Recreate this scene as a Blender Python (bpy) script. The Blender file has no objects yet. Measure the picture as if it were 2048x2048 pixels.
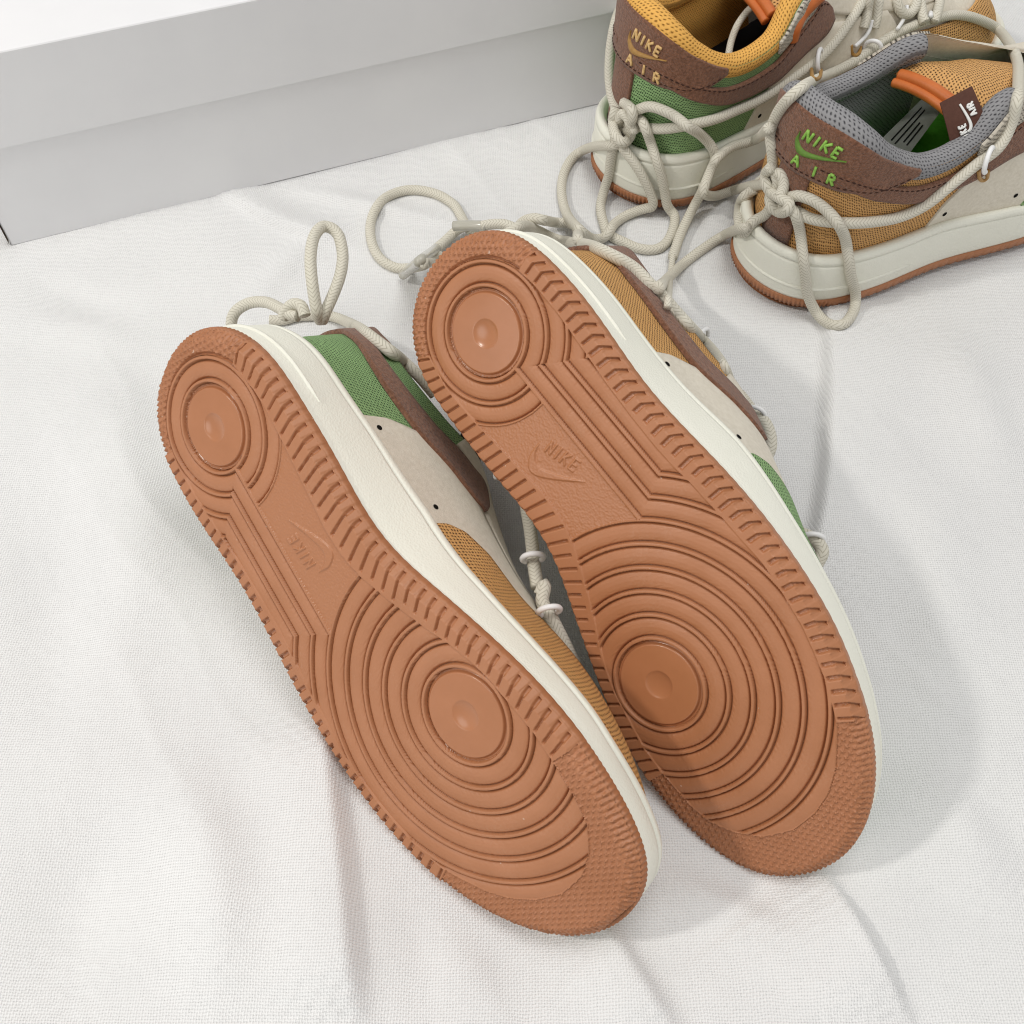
import bpy, math, random, time
import numpy as np
from mathutils import Matrix, Vector
from mathutils.bvhtree import BVHTree

T0 = time.time()
rng = np.random.default_rng(7)
random.seed(7)
C = bpy.context.scene.collection
scene = bpy.context.scene

# ------------------------------------------------------------------ camera, light, exposure
FPX, CAMH, PITCH = 2054.0, 0.403, math.radians(57)
cam_d = bpy.data.cameras.new('camera')
cam_d.sensor_fit = 'HORIZONTAL'
cam_d.angle = 2 * math.atan(1024 / FPX)
cam_d.clip_start = 0.01
cam_d.clip_end = 50
cam = bpy.data.objects.new('camera', cam_d)
C.objects.link(cam)
cam.location = (0, 0, CAMH)
cam.rotation_euler = (math.pi / 2 - PITCH, 0, 0)
scene.camera = cam

world = bpy.data.worlds.new('World')
scene.world = world
world.use_nodes = True
bg = world.node_tree.nodes['Background']
bg.inputs[0].default_value = (1.0, 0.99, 0.975, 1)
bg.inputs[1].default_value = 0.52


def area_light(name, loc, target, size, power, col):
    d = bpy.data.lights.new(name, 'AREA')
    d.shape = 'DISK'
    d.size = size
    d.energy = power
    d.color = col
    o = bpy.data.objects.new(name, d)
    C.objects.link(o)
    o.location = loc
    o.rotation_euler = (Vector(target) - Vector(loc)).to_track_quat('-Z', 'Y').to_euler()
    return o


area_light('key_lamp', (-1.22, 0.02, 1.42), (0.0, 0.32, 0.0), 0.14, 9.8, (1.0, 0.96, 0.90))
area_light('ceiling_lamp', (0.25, 0.35, 1.95), (0.05, 0.35, 0.0), 1.0, 13.5, (1.0, 0.99, 0.97))
area_light('soft_fill_lamp', (-1.25, -0.62, 0.62), (0.1, 0.25, 0.05), 0.75, 3.4, (1.0, 0.985, 0.955))  # unseen soft fill added low at front left to light soles and slots

scene.view_settings.view_transform = 'Standard'
scene.view_settings.look = 'None'
scene.view_settings.exposure = 0.09
scene.view_settings.gamma = 1.0


# ------------------------------------------------------------------ camera maths
CF = np.array([0, math.cos(PITCH), -math.sin(PITCH)])
CU = np.array([0, math.sin(PITCH), math.cos(PITCH)])
CR = np.array([1.0, 0, 0])
CO = np.array([0, 0, CAMH])


def ray(x, y):
    d = CF + CR * (x - 1024) / FPX - CU * (y - 1024) / FPX
    return d


def ground(x, y, z=0.0):
    d = ray(x, y)
    return CO + d * ((z - CAMH) / d[2])


# ------------------------------------------------------------------ mesh helpers
def mesh_np(name, V, Fc, uv=None, smooth=True, mats=(), flip=False, matidx=None):
    V = np.asarray(V, dtype=np.float32)
    Fc = np.asarray(Fc, dtype=np.int32)
    if flip:
        Fc = Fc[:, ::-1]
    k = Fc.shape[1]
    me = bpy.data.meshes.new(name)
    me.vertices.add(len(V))
    me.vertices.foreach_set('co', V.ravel())
    me.loops.add(Fc.size)
    me.loops.foreach_set('vertex_index', np.ascontiguousarray(Fc).ravel())
    me.polygons.add(len(Fc))
    me.polygons.foreach_set('loop_start', np.arange(0, Fc.size, k, dtype=np.int32))
    if smooth:
        me.polygons.foreach_set('use_smooth', np.ones(len(Fc), dtype=bool))
    for m in mats:
        me.materials.append(m)
    if matidx is not None:
        me.polygons.foreach_set('material_index', np.asarray(matidx, dtype=np.int32))
    if uv is not None:
        l = me.uv_layers.new(name='UVMap')
        l.data.foreach_set('uv', np.asarray(uv, dtype=np.float32)[Fc.ravel()].ravel())
    me.update(calc_edges=True)
    me.validate()
    return me


def obj(name, me, parent=None):
    o = bpy.data.objects.new(name, me)
    C.objects.link(o)
    if parent is not None:
        o.parent = parent
    return o


def tag(o, label=None, cat=None, group=None, kind=None):
    if label:
        o['label'] = label
    if cat:
        o['category'] = cat
    if group:
        o['group'] = group
    if kind:
        o['kind'] = kind
    return o


def grid_faces(nu, nv, closed_u=False):
    a = np.arange(nu * nv).reshape(nu, nv)
    if closed_u:
        a = np.vstack([a, a[:1]])
    return np.stack([a[:-1, :-1], a[1:, :-1], a[1:, 1:], a[:-1, 1:]], -1).reshape(-1, 4)


def catmull(P, n, closed=False):
    P = np.asarray(P, float)
    if closed:
        Q = np.vstack([P[-1:], P, P[:2]])
    else:
        Q = np.vstack([2 * P[0] - P[1], P, 2 * P[-1] - P[-2]])
    out = []
    for i in range(1, len(Q) - 2):
        p0, p1, p2, p3 = Q[i - 1], Q[i], Q[i + 1], Q[i + 2]
        t = np.linspace(0, 1, n, endpoint=False)[:, None]
        out.append(0.5 * (2 * p1 + (p2 - p0) * t + (2 * p0 - 5 * p1 + 4 * p2 - p3) * t ** 2 + (3 * p1 - p0 - 3 * p2 + p3) * t ** 3))
    out = np.vstack(out)
    if not closed:
        out = np.vstack([out, P[-1:]])
    return out


def resample(P, step=None, n=None, closed=False):
    P = np.asarray(P, float)
    Q = np.vstack([P, P[:1]]) if closed else P
    L = np.r_[0, np.cumsum(np.linalg.norm(np.diff(Q, axis=0), axis=1))]
    if n is None:
        n = max(3, int(L[-1] / step) + 1)
    s = np.linspace(0, L[-1], n, endpoint=not closed)
    return np.stack([np.interp(s, L, Q[:, i]) for i in range(Q.shape[1])], 1), L[-1]


def vnoise(x, y, seed=0):
    """2D value noise, numpy"""
    xi = np.floor(x).astype(np.int64)
    yi = np.floor(y).astype(np.int64)
    fx, fy = x - xi, y - yi
    fx = fx * fx * (3 - 2 * fx)
    fy = fy * fy * (3 - 2 * fy)

    def h(a, b):
        n = (a * 374761393 + b * 668265263 + seed * 1274126177) & 0xffffffff
        n = ((n ^ (n >> 13)) * 1274126177) & 0xffffffff
        return ((n ^ (n >> 16)) & 0xffff) / 65535.0
    return (h(xi, yi) * (1 - fx) + h(xi + 1, yi) * fx) * (1 - fy) + (h(xi, yi + 1) * (1 - fx) + h(xi + 1, yi + 1) * fx) * fy


def sstep(a, b, x):
    t = np.clip((x - a) / (b - a), 0, 1)
    return t * t * (3 - 2 * t)


# ------------------------------------------------------------------ materials
def new_mat(name, col, rough=0.6, spec=0.4):
    m = bpy.data.materials.new(name)
    m.use_nodes = True
    b = m.node_tree.nodes['Principled BSDF']
    b.inputs['Base Color'].default_value = (*col, 1)
    b.inputs['Roughness'].default_value = rough
    b.inputs['Specular IOR Level'].default_value = spec
    return m


def nd(m, t, **kw):
    n = m.node_tree.nodes.new(t)
    for k, v in kw.items():
        setattr(n, k, v)
    return n


def lk(m, a, b):
    m.node_tree.links.new(a, b)


def math_node(m, op, a, b=None, c=None):
    n = nd(m, 'ShaderNodeMath', operation=op)
    for i, v in enumerate((a, b, c)):
        if v is None:
            continue
        if isinstance(v, (int, float)):
            n.inputs[i].default_value = v
        else:
            lk(m, v, n.inputs[i])
    return n.outputs[0]


def add_bump(m, h, strength, dist):
    b = nd(m, 'ShaderNodeBump')
    b.inputs['Strength'].default_value = strength
    b.inputs['Distance'].default_value = dist
    lk(m, h, b.inputs['Height'])
    bs = m.node_tree.nodes['Principled BSDF']
    lk(m, b.outputs[0], bs.inputs['Normal'])


def mixcol(m, fac, c1, c2):
    n = nd(m, 'ShaderNodeMix', data_type='RGBA')
    if isinstance(fac, float):
        n.inputs['Factor'].default_value = fac
    else:
        lk(m, fac, n.inputs['Factor'])
    for sock, c in ((n.inputs[6], c1), (n.inputs[7], c2)):
        if isinstance(c, tuple):
            sock.default_value = (*c, 1)
        else:
            lk(m, c, sock)
    return n.outputs[2]


def noise(m, scale, detail=3, rough=0.6, coord='Object', vec=None):
    n = nd(m, 'ShaderNodeTexNoise')
    n.inputs['Scale'].default_value = scale
    n.inputs['Detail'].default_value = detail
    n.inputs['Roughness'].default_value = rough
    if vec is None:
        tc = nd(m, 'ShaderNodeTexCoord')
        vec = tc.outputs[coord]
    lk(m, vec, n.inputs['Vector'])
    return n.outputs['Fac']


def ramp(m, fac, lo, hi):
    n = nd(m, 'ShaderNodeMapRange')
    n.inputs['From Min'].default_value = lo
    n.inputs['From Max'].default_value = hi
    lk(m, fac, n.inputs['Value'])
    return n.outputs[0]


def mat_mottled(name, c1, c2, nscale, rough, bscale, bstr, bdist, spec=0.3, sheen=0.0):
    m = new_mat(name, c1, rough, spec)
    bs = m.node_tree.nodes['Principled BSDF']
    f = ramp(m, noise(m, nscale, 4), 0.3, 0.7)
    lk(m, mixcol(m, f, c1, c2), bs.inputs['Base Color'])
    add_bump(m, noise(m, bscale, 4, 0.65), bstr, bdist)
    if sheen:
        bs.inputs['Sheen Weight'].default_value = sheen
        bs.inputs['Sheen Roughness'].default_value = 0.5
    return m


def mat_knit(name, c_hi, c_lo, pitch_u, pitch_v, bdist=0.0011, rough=0.75, hole=None, spec=0.25):
    """knitted cloth in metre-scaled UVs: interlocking thread rows with dark gaps between the threads"""
    m = new_mat(name, c_hi, rough, spec)
    bs = m.node_tree.nodes['Principled BSDF']
    uv = nd(m, 'ShaderNodeUVMap')
    nz = nd(m, 'ShaderNodeTexNoise')
    nz.inputs['Scale'].default_value = 260
    lk(m, uv.outputs[0], nz.inputs['Vector'])
    sep = nd(m, 'ShaderNodeSeparateXYZ')
    lk(m, uv.outputs[0], sep.inputs[0])
    wob = math_node(m, 'MULTIPLY', math_node(m, 'SUBTRACT', nz.outputs['Fac'], 0.5), 1.6)
    v = math_node(m, 'ADD', math_node(m, 'MULTIPLY', sep.outputs[1], 1 / pitch_v), wob)
    row = math_node(m, 'FLOOR', v)
    u = math_node(m, 'ADD', math_node(m, 'MULTIPLY', sep.outputs[0], 1 / pitch_u), math_node(m, 'MULTIPLY', row, 0.5))
    u = math_node(m, 'ADD', u, math_node(m, 'MULTIPLY', math_node(m, 'FRACT', v), 0.45))
    a = math_node(m, 'ABSOLUTE', math_node(m, 'SINE', math_node(m, 'MULTIPLY', u, math.pi)))
    b = math_node(m, 'ABSOLUTE', math_node(m, 'SINE', math_node(m, 'MULTIPLY', v, math.pi)))
    h = math_node(m, 'SUBTRACT', math_node(m, 'ADD', a, b), math_node(m, 'MULTIPLY', a, b))
    f = ramp(m, h, 0.42, 0.95)
    var = noise(m, 900, 2)
    c = mixcol(m, f, c_lo, c_hi)
    c2 = mixcol(m, ramp(m, var, 0.3, 0.75), c, tuple(min(1, x * 1.35) for x in c_hi))
    mm = mixcol(m, math_node(m, 'MULTIPLY', f, 0.5), c, c2)
    lk(m, mm, bs.inputs['Base Color'])
    add_bump(m, h, 0.9, bdist)
    return m


RUB = (0.40, 0.162, 0.070)
M = {}
m = new_mat('gum_rubber', RUB, 0.38, 0.5)
bs = m.node_tree.nodes['Principled BSDF']
f = ramp(m, noise(m, 45, 4), 0.3, 0.7)
base = mixcol(m, f, (0.38, 0.152, 0.064), (0.425, 0.176, 0.080))
dust = math_node(m, 'MULTIPLY', ramp(m, noise(m, 28, 5, 0.7), 0.52, 0.80), ramp(m, noise(m, 1100, 2), 0.45, 0.75))
base = mixcol(m, math_node(m, 'MULTIPLY', dust, 0.35), base, (0.56, 0.36, 0.25))
speck = math_node(m, 'GREATER_THAN', noise(m, 340, 1), 0.80)
lk(m, mixcol(m, math_node(m, 'MULTIPLY', speck, 0.6), base, (0.62, 0.48, 0.38)), bs.inputs['Base Color'])
lk(m, ramp(m, noise(m, 35, 4), -0.5, 1.6), bs.inputs['Roughness'])
g1 = noise(m, 1500, 3)
add_bump(m, g1, 0.35, 0.00022)
M['rubber'] = m
m = new_mat('gum_rubber_polished', RUB, 0.24, 0.5)
bs = m.node_tree.nodes['Principled BSDF']
lk(m, mixcol(m, ramp(m, noise(m, 60, 3), 0.3, 0.7), (0.385, 0.156, 0.068), (0.42, 0.172, 0.078)), bs.inputs['Base Color'])
add_bump(m, noise(m, 250, 2), 0.08, 0.0002)
M['rubber_smooth'] = m
m = new_mat('gum_rubber_slot', RUB, 0.2, 0.6)
add_bump(m, noise(m, 1300, 3), 0.6, 0.0003)
M['rubber_slot'] = m
m = new_mat('gum_rubber_grained', RUB, 0.36, 0.5)
bs = m.node_tree.nodes['Principled BSDF']
v = nd(m, 'ShaderNodeTexVoronoi')
v.inputs['Scale'].default_value = 900
tc = nd(m, 'ShaderNodeTexCoord')
lk(m, tc.outputs['Object'], v.inputs['Vector'])
add_bump(m, v.outputs['Distance'], 0.35, 0.0003)
M['rubber_grain'] = m

m = new_mat('cream_rubber', (0.77, 0.765, 0.665), 0.5, 0.4)
bs = m.node_tree.nodes['Principled BSDF']
lk(m, mixcol(m, ramp(m, noise(m, 25, 4), 0.35, 0.7), (0.82, 0.815, 0.715), (0.85, 0.845, 0.75)), bs.inputs['Base Color'])
v = nd(m, 'ShaderNodeTexVoronoi')
v.inputs['Scale'].default_value = 1100
tc = nd(m, 'ShaderNodeTexCoord')
lk(m, tc.outputs['Object'], v.inputs['Vector'])
add_bump(m, v.outputs['Distance'], 0.45, 0.0003)
M['midsole'] = m

M['green'] = mat_knit('green_knit', (0.25, 0.40, 0.175), (0.02, 0.05, 0.02), 0.0018, 0.0017)
M['tan'] = mat_knit('tan_knit', (0.60, 0.335, 0.125), (0.10, 0.04, 0.012), 0.0018, 0.0017)
M['tweed'] = mat_knit('speckled_tweed', (0.48, 0.44, 0.37), (0.07, 0.06, 0.05), 0.0022, 0.0018)
M['gold_lining'] = mat_knit('gold_mesh_lining', (0.68, 0.37, 0.09), (0.25, 0.11, 0.015), 0.0019, 0.0016, 0.0004)
M['grey_lining'] = mat_knit('grey_mesh_lining', (0.24, 0.238, 0.245), (0.05, 0.05, 0.055), 0.0019, 0.0016, 0.0004)
M['brown'] = mat_mottled('brown_suede', (0.130, 0.052, 0.026), (0.305, 0.142, 0.082), 800, 0.95, 1100, 1.0, 0.0011, 0.1, 0.3)
M['beige'] = mat_mottled('beige_suede', (0.66, 0.605, 0.50), (0.76, 0.705, 0.60), 500, 0.9, 1900, 0.7, 0.0004, 0.15, 0.1)
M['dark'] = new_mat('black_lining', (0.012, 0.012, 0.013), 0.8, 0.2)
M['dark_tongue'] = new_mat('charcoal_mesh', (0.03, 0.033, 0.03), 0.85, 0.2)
M['hole'] = new_mat('vent_hole', (0.01, 0.009, 0.008), 0.9, 0.1)
M['insole_green'] = mat_mottled('green_insole', (0.10, 0.46, 0.03), (0.13, 0.54, 0.05), 300, 0.8, 1200, 0.4, 0.0003)
M['orange_trim'] = mat_mottled('orange_leather_trim', (0.50, 0.125, 0.025), (0.56, 0.155, 0.035), 120, 0.45, 900, 0.4, 0.0003, 0.4)
M['label'] = mat_mottled('brown_woven_label', (0.075, 0.03, 0.02), (0.095, 0.04, 0.027), 500, 0.8, 2200, 0.5, 0.0003)
M['grey_tag'] = mat_mottled('grey_size_tag', (0.26, 0.28, 0.25), (0.36, 0.38, 0.35), 120, 0.6, 900, 0.3, 0.0003)
M['white_thread'] = mat_mottled('white_thread', (0.72, 0.72, 0.69), (0.8, 0.8, 0.78), 600, 0.6, 3000, 0.5, 0.0003)
M['gold_thread'] = mat_mottled('gold_thread', (0.62, 0.36, 0.12), (0.78, 0.55, 0.25), 500, 0.4, 3000, 0.6, 0.0004, 0.6)
M['gold_thread_dull'] = mat_mottled('ochre_thread', (0.36, 0.19, 0.045), (0.45, 0.25, 0.07), 500, 0.5, 3000, 0.6, 0.0004, 0.5)
M['green_thread'] = mat_mottled('lime_thread', (0.20, 0.42, 0.05), (0.32, 0.60, 0.10), 500, 0.4, 3000, 0.6, 0.0004, 0.6)
M['green_thread_dull'] = mat_mottled('moss_thread', (0.10, 0.21, 0.025), (0.14, 0.28, 0.03), 500, 0.5, 3000, 0.6, 0.0004, 0.5)
M['dark_thread'] = new_mat('dark_stitching_thread', (0.05, 0.022, 0.016), 0.8, 0.2)
M['white_loop'] = new_mat('white_cord', (0.82, 0.82, 0.82), 0.45, 0.4)
m = new_mat('clear_plastic_tip', (0.62, 0.60, 0.52), 0.18, 0.5)
m.node_tree.nodes['Principled BSDF'].inputs['Transmission Weight'].default_value = 0.35
M['aglet'] = m
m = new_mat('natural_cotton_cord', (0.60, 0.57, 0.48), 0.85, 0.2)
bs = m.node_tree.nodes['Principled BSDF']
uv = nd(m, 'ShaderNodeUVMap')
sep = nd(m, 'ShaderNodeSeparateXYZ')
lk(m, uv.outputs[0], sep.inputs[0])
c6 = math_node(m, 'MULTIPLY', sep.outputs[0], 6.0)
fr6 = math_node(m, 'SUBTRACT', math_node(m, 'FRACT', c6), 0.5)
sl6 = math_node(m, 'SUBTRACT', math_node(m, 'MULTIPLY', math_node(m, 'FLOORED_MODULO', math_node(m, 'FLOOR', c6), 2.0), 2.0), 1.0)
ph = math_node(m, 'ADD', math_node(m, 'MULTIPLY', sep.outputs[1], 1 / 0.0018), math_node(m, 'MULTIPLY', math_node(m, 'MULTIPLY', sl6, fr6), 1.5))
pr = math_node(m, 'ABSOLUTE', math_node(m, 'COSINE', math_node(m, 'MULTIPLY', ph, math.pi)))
yarn_gap_shade = mixcol(m, ramp(m, pr, 0.1, 0.6), (0.42, 0.39, 0.31), (0.66, 0.63, 0.54))  # shade between the plaited strands put into the colour, following the braid relief
lk(m, mixcol(m, ramp(m, noise(m, 700, 3), 0.45, 1.0), yarn_gap_shade, (0.66, 0.63, 0.55)), bs.inputs['Base Color'])
add_bump(m, noise(m, 3500, 3), 0.6, 0.0003)
M['lace'] = m
M['card'] = mat_mottled('white_cardboard', (0.76, 0.76, 0.775), (0.80, 0.80, 0.81), 14, 0.62, 700, 0.12, 0.0003, 0.35)
M['card_edge'] = mat_mottled('brown_cardboard_edge', (0.10, 0.075, 0.05), (0.2, 0.15, 0.1), 200, 0.8, 900, 0.3, 0.0003)

# cloth: plain weave, thread by thread
m = new_mat('white_cotton_weave', (0.79, 0.79, 0.785), 0.9, 0.15)
bs = m.node_tree.nodes['Principled BSDF']
tc = nd(m, 'ShaderNodeTexCoord')
sep = nd(m, 'ShaderNodeSeparateXYZ')
lk(m, tc.outputs['Object'], sep.inputs[0])
nz = nd(m, 'ShaderNodeTexNoise')
nz.inputs['Scale'].default_value = 60
nz.inputs['Detail'].default_value = 3
lk(m, tc.outputs['Object'], nz.inputs['Vector'])
wob = math_node(m, 'MULTIPLY', math_node(m, 'SUBTRACT', nz.outputs['Fac'], 0.5), 2.4)
PW = 0.00105
xx = math_node(m, 'ADD', math_node(m, 'MULTIPLY', sep.outputs[0], 1 / PW), wob)
yy = math_node(m, 'ADD', math_node(m, 'MULTIPLY', sep.outputs[1], 1 / PW), wob)
ax = math_node(m, 'ABSOLUTE', math_node(m, 'SINE', math_node(m, 'MULTIPLY', xx, math.pi)))
ay = math_node(m, 'ABSOLUTE', math_node(m, 'SINE', math_node(m, 'MULTIPLY', yy, math.pi)))
par = math_node(m, 'FRACT', math_node(m, 'MULTIPLY', math_node(m, 'ADD', math_node(m, 'FLOOR', xx), math_node(m, 'FLOOR', yy)), 0.5))
par = math_node(m, 'GREATER_THAN', par, 0.25)
hx = math_node(m, 'MULTIPLY', ax, math_node(m, 'ADD', math_node(m, 'MULTIPLY', par, 0.5), 0.5))
hy = math_node(m, 'MULTIPLY', ay, math_node(m, 'SUBTRACT', 1.0, math_node(m, 'MULTIPLY', par, 0.5)))
hh = math_node(m, 'MAXIMUM', hx, hy)
# slubs: thicker threads along both directions
sl = nd(m, 'ShaderNodeTexNoise')
sl.inputs['Scale'].default_value = 1.0
mp = nd(m, 'ShaderNodeMapping')
mp.inputs['Scale'].default_value = (60, 900, 1)
lk(m, tc.outputs['Object'], mp.inputs[0])
lk(m, mp.outputs[0], sl.inputs['Vector'])
sl2 = nd(m, 'ShaderNodeTexNoise')
sl2.inputs['Scale'].default_value = 1.0
mp2 = nd(m, 'ShaderNodeMapping')
mp2.inputs['Scale'].default_value = (900, 60, 1)
lk(m, tc.outputs['Object'], mp2.inputs[0])
lk(m, mp2.outputs[0], sl2.inputs['Vector'])
hs = math_node(m, 'ADD', hh, math_node(m, 'ADD', math_node(m, 'MULTIPLY', sl.outputs['Fac'], 0.5), math_node(m, 'MULTIPLY', sl2.outputs['Fac'], 0.5)))
gap = math_node(m, 'SUBTRACT', 1.0, ramp(m, math_node(m, 'MULTIPLY', ax, ay), 0.0, 0.10))
rare = math_node(m, 'GREATER_THAN', noise(m, 420, 2), 0.56)
gapm = math_node(m, 'MULTIPLY', gap, math_node(m, 'ADD', math_node(m, 'MULTIPLY', rare, 0.35), 0.25))
tint = mixcol(m, ramp(m, noise(m, 9, 3), 0.35, 0.65), (0.76, 0.76, 0.758), (0.80, 0.80, 0.795))
lk(m, mixcol(m, gapm, tint, (0.34, 0.34, 0.345)), bs.inputs['Base Color'])
add_bump(m, hs, 0.65, 0.00045)
bs.inputs['Sheen Weight'].default_value = 0.15
M['cloth'] = m

# ------------------------------------------------------------------ cloth sheet
BV = []       # (verts, faces) for lace draping


def world_fold(pts, A, wl, wr, fade=0.02):
    """ridge along a line: wl/wr = widths (m) left and right of its direction of travel"""
    P = np.array([ground(*p)[:2] for p in pts])
    P, L = resample(catmull(P, 12), step=0.004)
    return P, A, wl, wr, fade, L


FOLDS = [
    world_fold([(630, 1400), (655, 1545), (668, 1650), (680, 1760), (692, 1900), (712, 2090)], 0.0095, 0.0055, 0.034, 0.03),
    world_fold([(1120, 1790), (1213, 1868), (1262, 1940), (1330, 2048), (1380, 2130)], 0.0075, 0.0045, 0.026, 0.03),
    world_fold([(1612, 1712), (1640, 1745), (1700, 1840), (1760, 1950), (1830, 2080)], 0.0085, 0.0032, 0.040, 0.03),
    world_fold([(1300, 1750), (1400, 1785), (1500, 1830), (1600, 1905)], 0.0032, 0.006, 0.016, 0.03),
    world_fold([(1656, 590), (1656, 700), (1657, 790), (1650, 950), (1632, 1080), (1600, 1220)], 0.0105, 0.045, 0.0032, 0.05),
    world_fold([(430, 380), (470, 400), (540, 440), (620, 473), (720, 500)], 0.0060, 0.013, 0.0035, 0.04),
    world_fold([(560, 372), (700, 408), (800, 430), (940, 455)], 0.0036, 0.008, 0.0035, 0.05),
    world_fold([(230, 1580), (170, 1740), (130, 1900), (110, 2090)], -0.0085, 0.020, 0.024, 0.05),
    world_fold([(20, 560), (140, 590), (300, 625)], -0.0030, 0.008, 0.012, 0.05),
    world_fold([(-20, 640), (160, 660), (330, 700)], 0.0030, 0.010, 0.012, 0.05),
    world_fold([(150, 700), (240, 900), (270, 1150), (250, 1350)], 0.0085, 0.022, 0.03, 0.08),
    world_fold([(60, 900), (110, 1200), (90, 1500)], -0.0075, 0.02, 0.02, 0.08),
    world_fold([(700, 430), (560, 540), (480, 640)], 0.0035, 0.009, 0.010, 0.06),
    world_fold([(330, 1500), (420, 1700), (440, 1900), (430, 2080)], 0.0075, 0.014, 0.018, 0.05),
    world_fold([(1860, 1520), (1950, 1700), (2060, 1800)], 0.0070, 0.012, 0.016, 0.05),
    world_fold([(1780, 900), (1860, 1050), (1890, 1250), (1870, 1450)], 0.0040, 0.020, 0.014, 0.06),
    world_fold([(1900, 650), (1960, 850), (2060, 1000)], 0.0065, 0.016, 0.018, 0.05),
    world_fold([(880, 1860), (960, 1960), (1000, 2080)], 0.0035, 0.006, 0.014, 0.04),
    world_fold([(800, 1760), (840, 1900), (850, 2080)], -0.0030, 0.008, 0.010, 0.05),
    world_fold([(1250, 600), (1400, 520), (1480, 600)], 0.0015, 0.02, 0.02, 0.05),
    world_fold([(1700, 1600), (1760, 1540), (1850, 1500)], -0.0030, 0.008, 0.008, 0.04),
    world_fold([(1480, 1900), (1540, 1980), (1560, 2080)], -0.0025, 0.008, 0.010, 0.04),
]


def cloth_h(X, Y):
    Z = 0.0020 * (vnoise(X * 9 + 3, Y * 9, 3) - 0.5) + 0.0016 * (vnoise(X * 23, Y * 23 + 5, 5) - 0.5)
    Q = np.stack([X.ravel(), Y.ravel()], 1)
    z = np.zeros(len(Q))
    for P, A, wl, wr, fade, L in FOLDS:
        lo, hi = P.min(0) - 0.14, P.max(0) + 0.14
        k = np.where(((Q > lo) & (Q < hi)).all(1))[0]
        if not len(k):
            continue
        q = Q[k]
        best = np.full(len(q), 9.0)
        bi = np.zeros(len(q), int)
        for i in range(len(P)):
            d = (q[:, 0] - P[i, 0]) ** 2 + (q[:, 1] - P[i, 1]) ** 2
            w = d < best
            best[w] = d[w]
            bi[w] = i
        Tn = np.gradient(P, axis=0)
        Tn /= np.linalg.norm(Tn, axis=1)[:, None]
        v = q - P[bi]
        sd = Tn[bi, 0] * v[:, 1] - Tn[bi, 1] * v[:, 0]      # >0 left
        r = np.where((bi == 0) | (bi == len(P) - 1), np.sqrt(best), np.abs(sd))
        w = np.where(sd > 0, wl, wr)
        s = bi * (L / (len(P) - 1))
        along = (Tn[bi] * v).sum(1)
        s = s + np.where((bi == 0) | (bi == len(P) - 1), along, 0)
        tp = sstep(-fade * 0.2, fade, s) * (1 - sstep(L - fade, L + fade * 0.2, s))
        z[k] += A * np.exp(-(r / w) ** 2) * tp
    # the sheet is pressed down where the two toes rest
    for px, py, r in ((1120, 1850, 0.045), (1560, 1700, 0.045), (960, 1740, 0.04)):
        c = ground(px, py)
        z -= 0.0042 * np.exp(-((Q[:, 0] - c[0]) ** 2 + (Q[:, 1] - c[1]) ** 2) / r ** 2)
    w = X * 0.8 + Y * 0.6 + 0.02 * vnoise(X * 14, Y * 14, 41)
    wr = np.abs(vnoise(w * 46, (Y - X) * 7, 42) - 0.5) * 2
    amp = sstep(0.45, 0.8, vnoise(X * 6 + 9, Y * 6, 43))
    Z = Z + 0.0011 * (1 - wr) ** 2 * amp
    return Z + z.reshape(X.shape)


def build_cloth():
    xs = np.r_[np.linspace(-0.70, -0.43, 40, endpoint=False), np.linspace(-0.43, 0.43, 520, endpoint=False), np.linspace(0.43, 0.70, 40)]
    ys = np.r_[np.linspace(-0.20, 0.02, 40, endpoint=False), np.linspace(0.02, 0.74, 450, endpoint=False), np.linspace(0.74, 1.10, 40)]
    X, Y = np.meshgrid(xs, ys, indexing='ij')
    Z = cloth_h(X, Y)
    V = np.stack([X, Y, Z], -1).reshape(-1, 3)
    me = mesh_np('cloth', V, grid_faces(len(xs), len(ys)), mats=[M['cloth']])
    o = obj('cloth', me)
    tag(o, 'white woven cotton sheet with soft folds under the sneakers', None, None, 'structure')
    X2, Y2, Z2 = X[::3, ::3], Y[::3, ::3], Z[::3, ::3]
    BV.append((np.stack([X2, Y2, Z2], -1).reshape(-1, 3), grid_faces(*X2.shape)))
    return o


build_cloth()


# ------------------------------------------------------------------ shoe box
def rounded_box(sx, sy, z0, z1, r, seg=4):
    """box footprint 0..sx, 0..sy; vertical edges and top edge rounded by r"""
    pts = []
    for cx, cy, a0 in ((sx - r, sy - r, 0), (r, sy - r, 90), (r, r, 180), (sx - r, r, 270)):
        for k in range(seg + 1):
            a = math.radians(a0 + 90 * k / seg)
            pts.append((cx + r * math.cos(a), cy + r * math.sin(a), cx, cy))
    return pts


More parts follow.
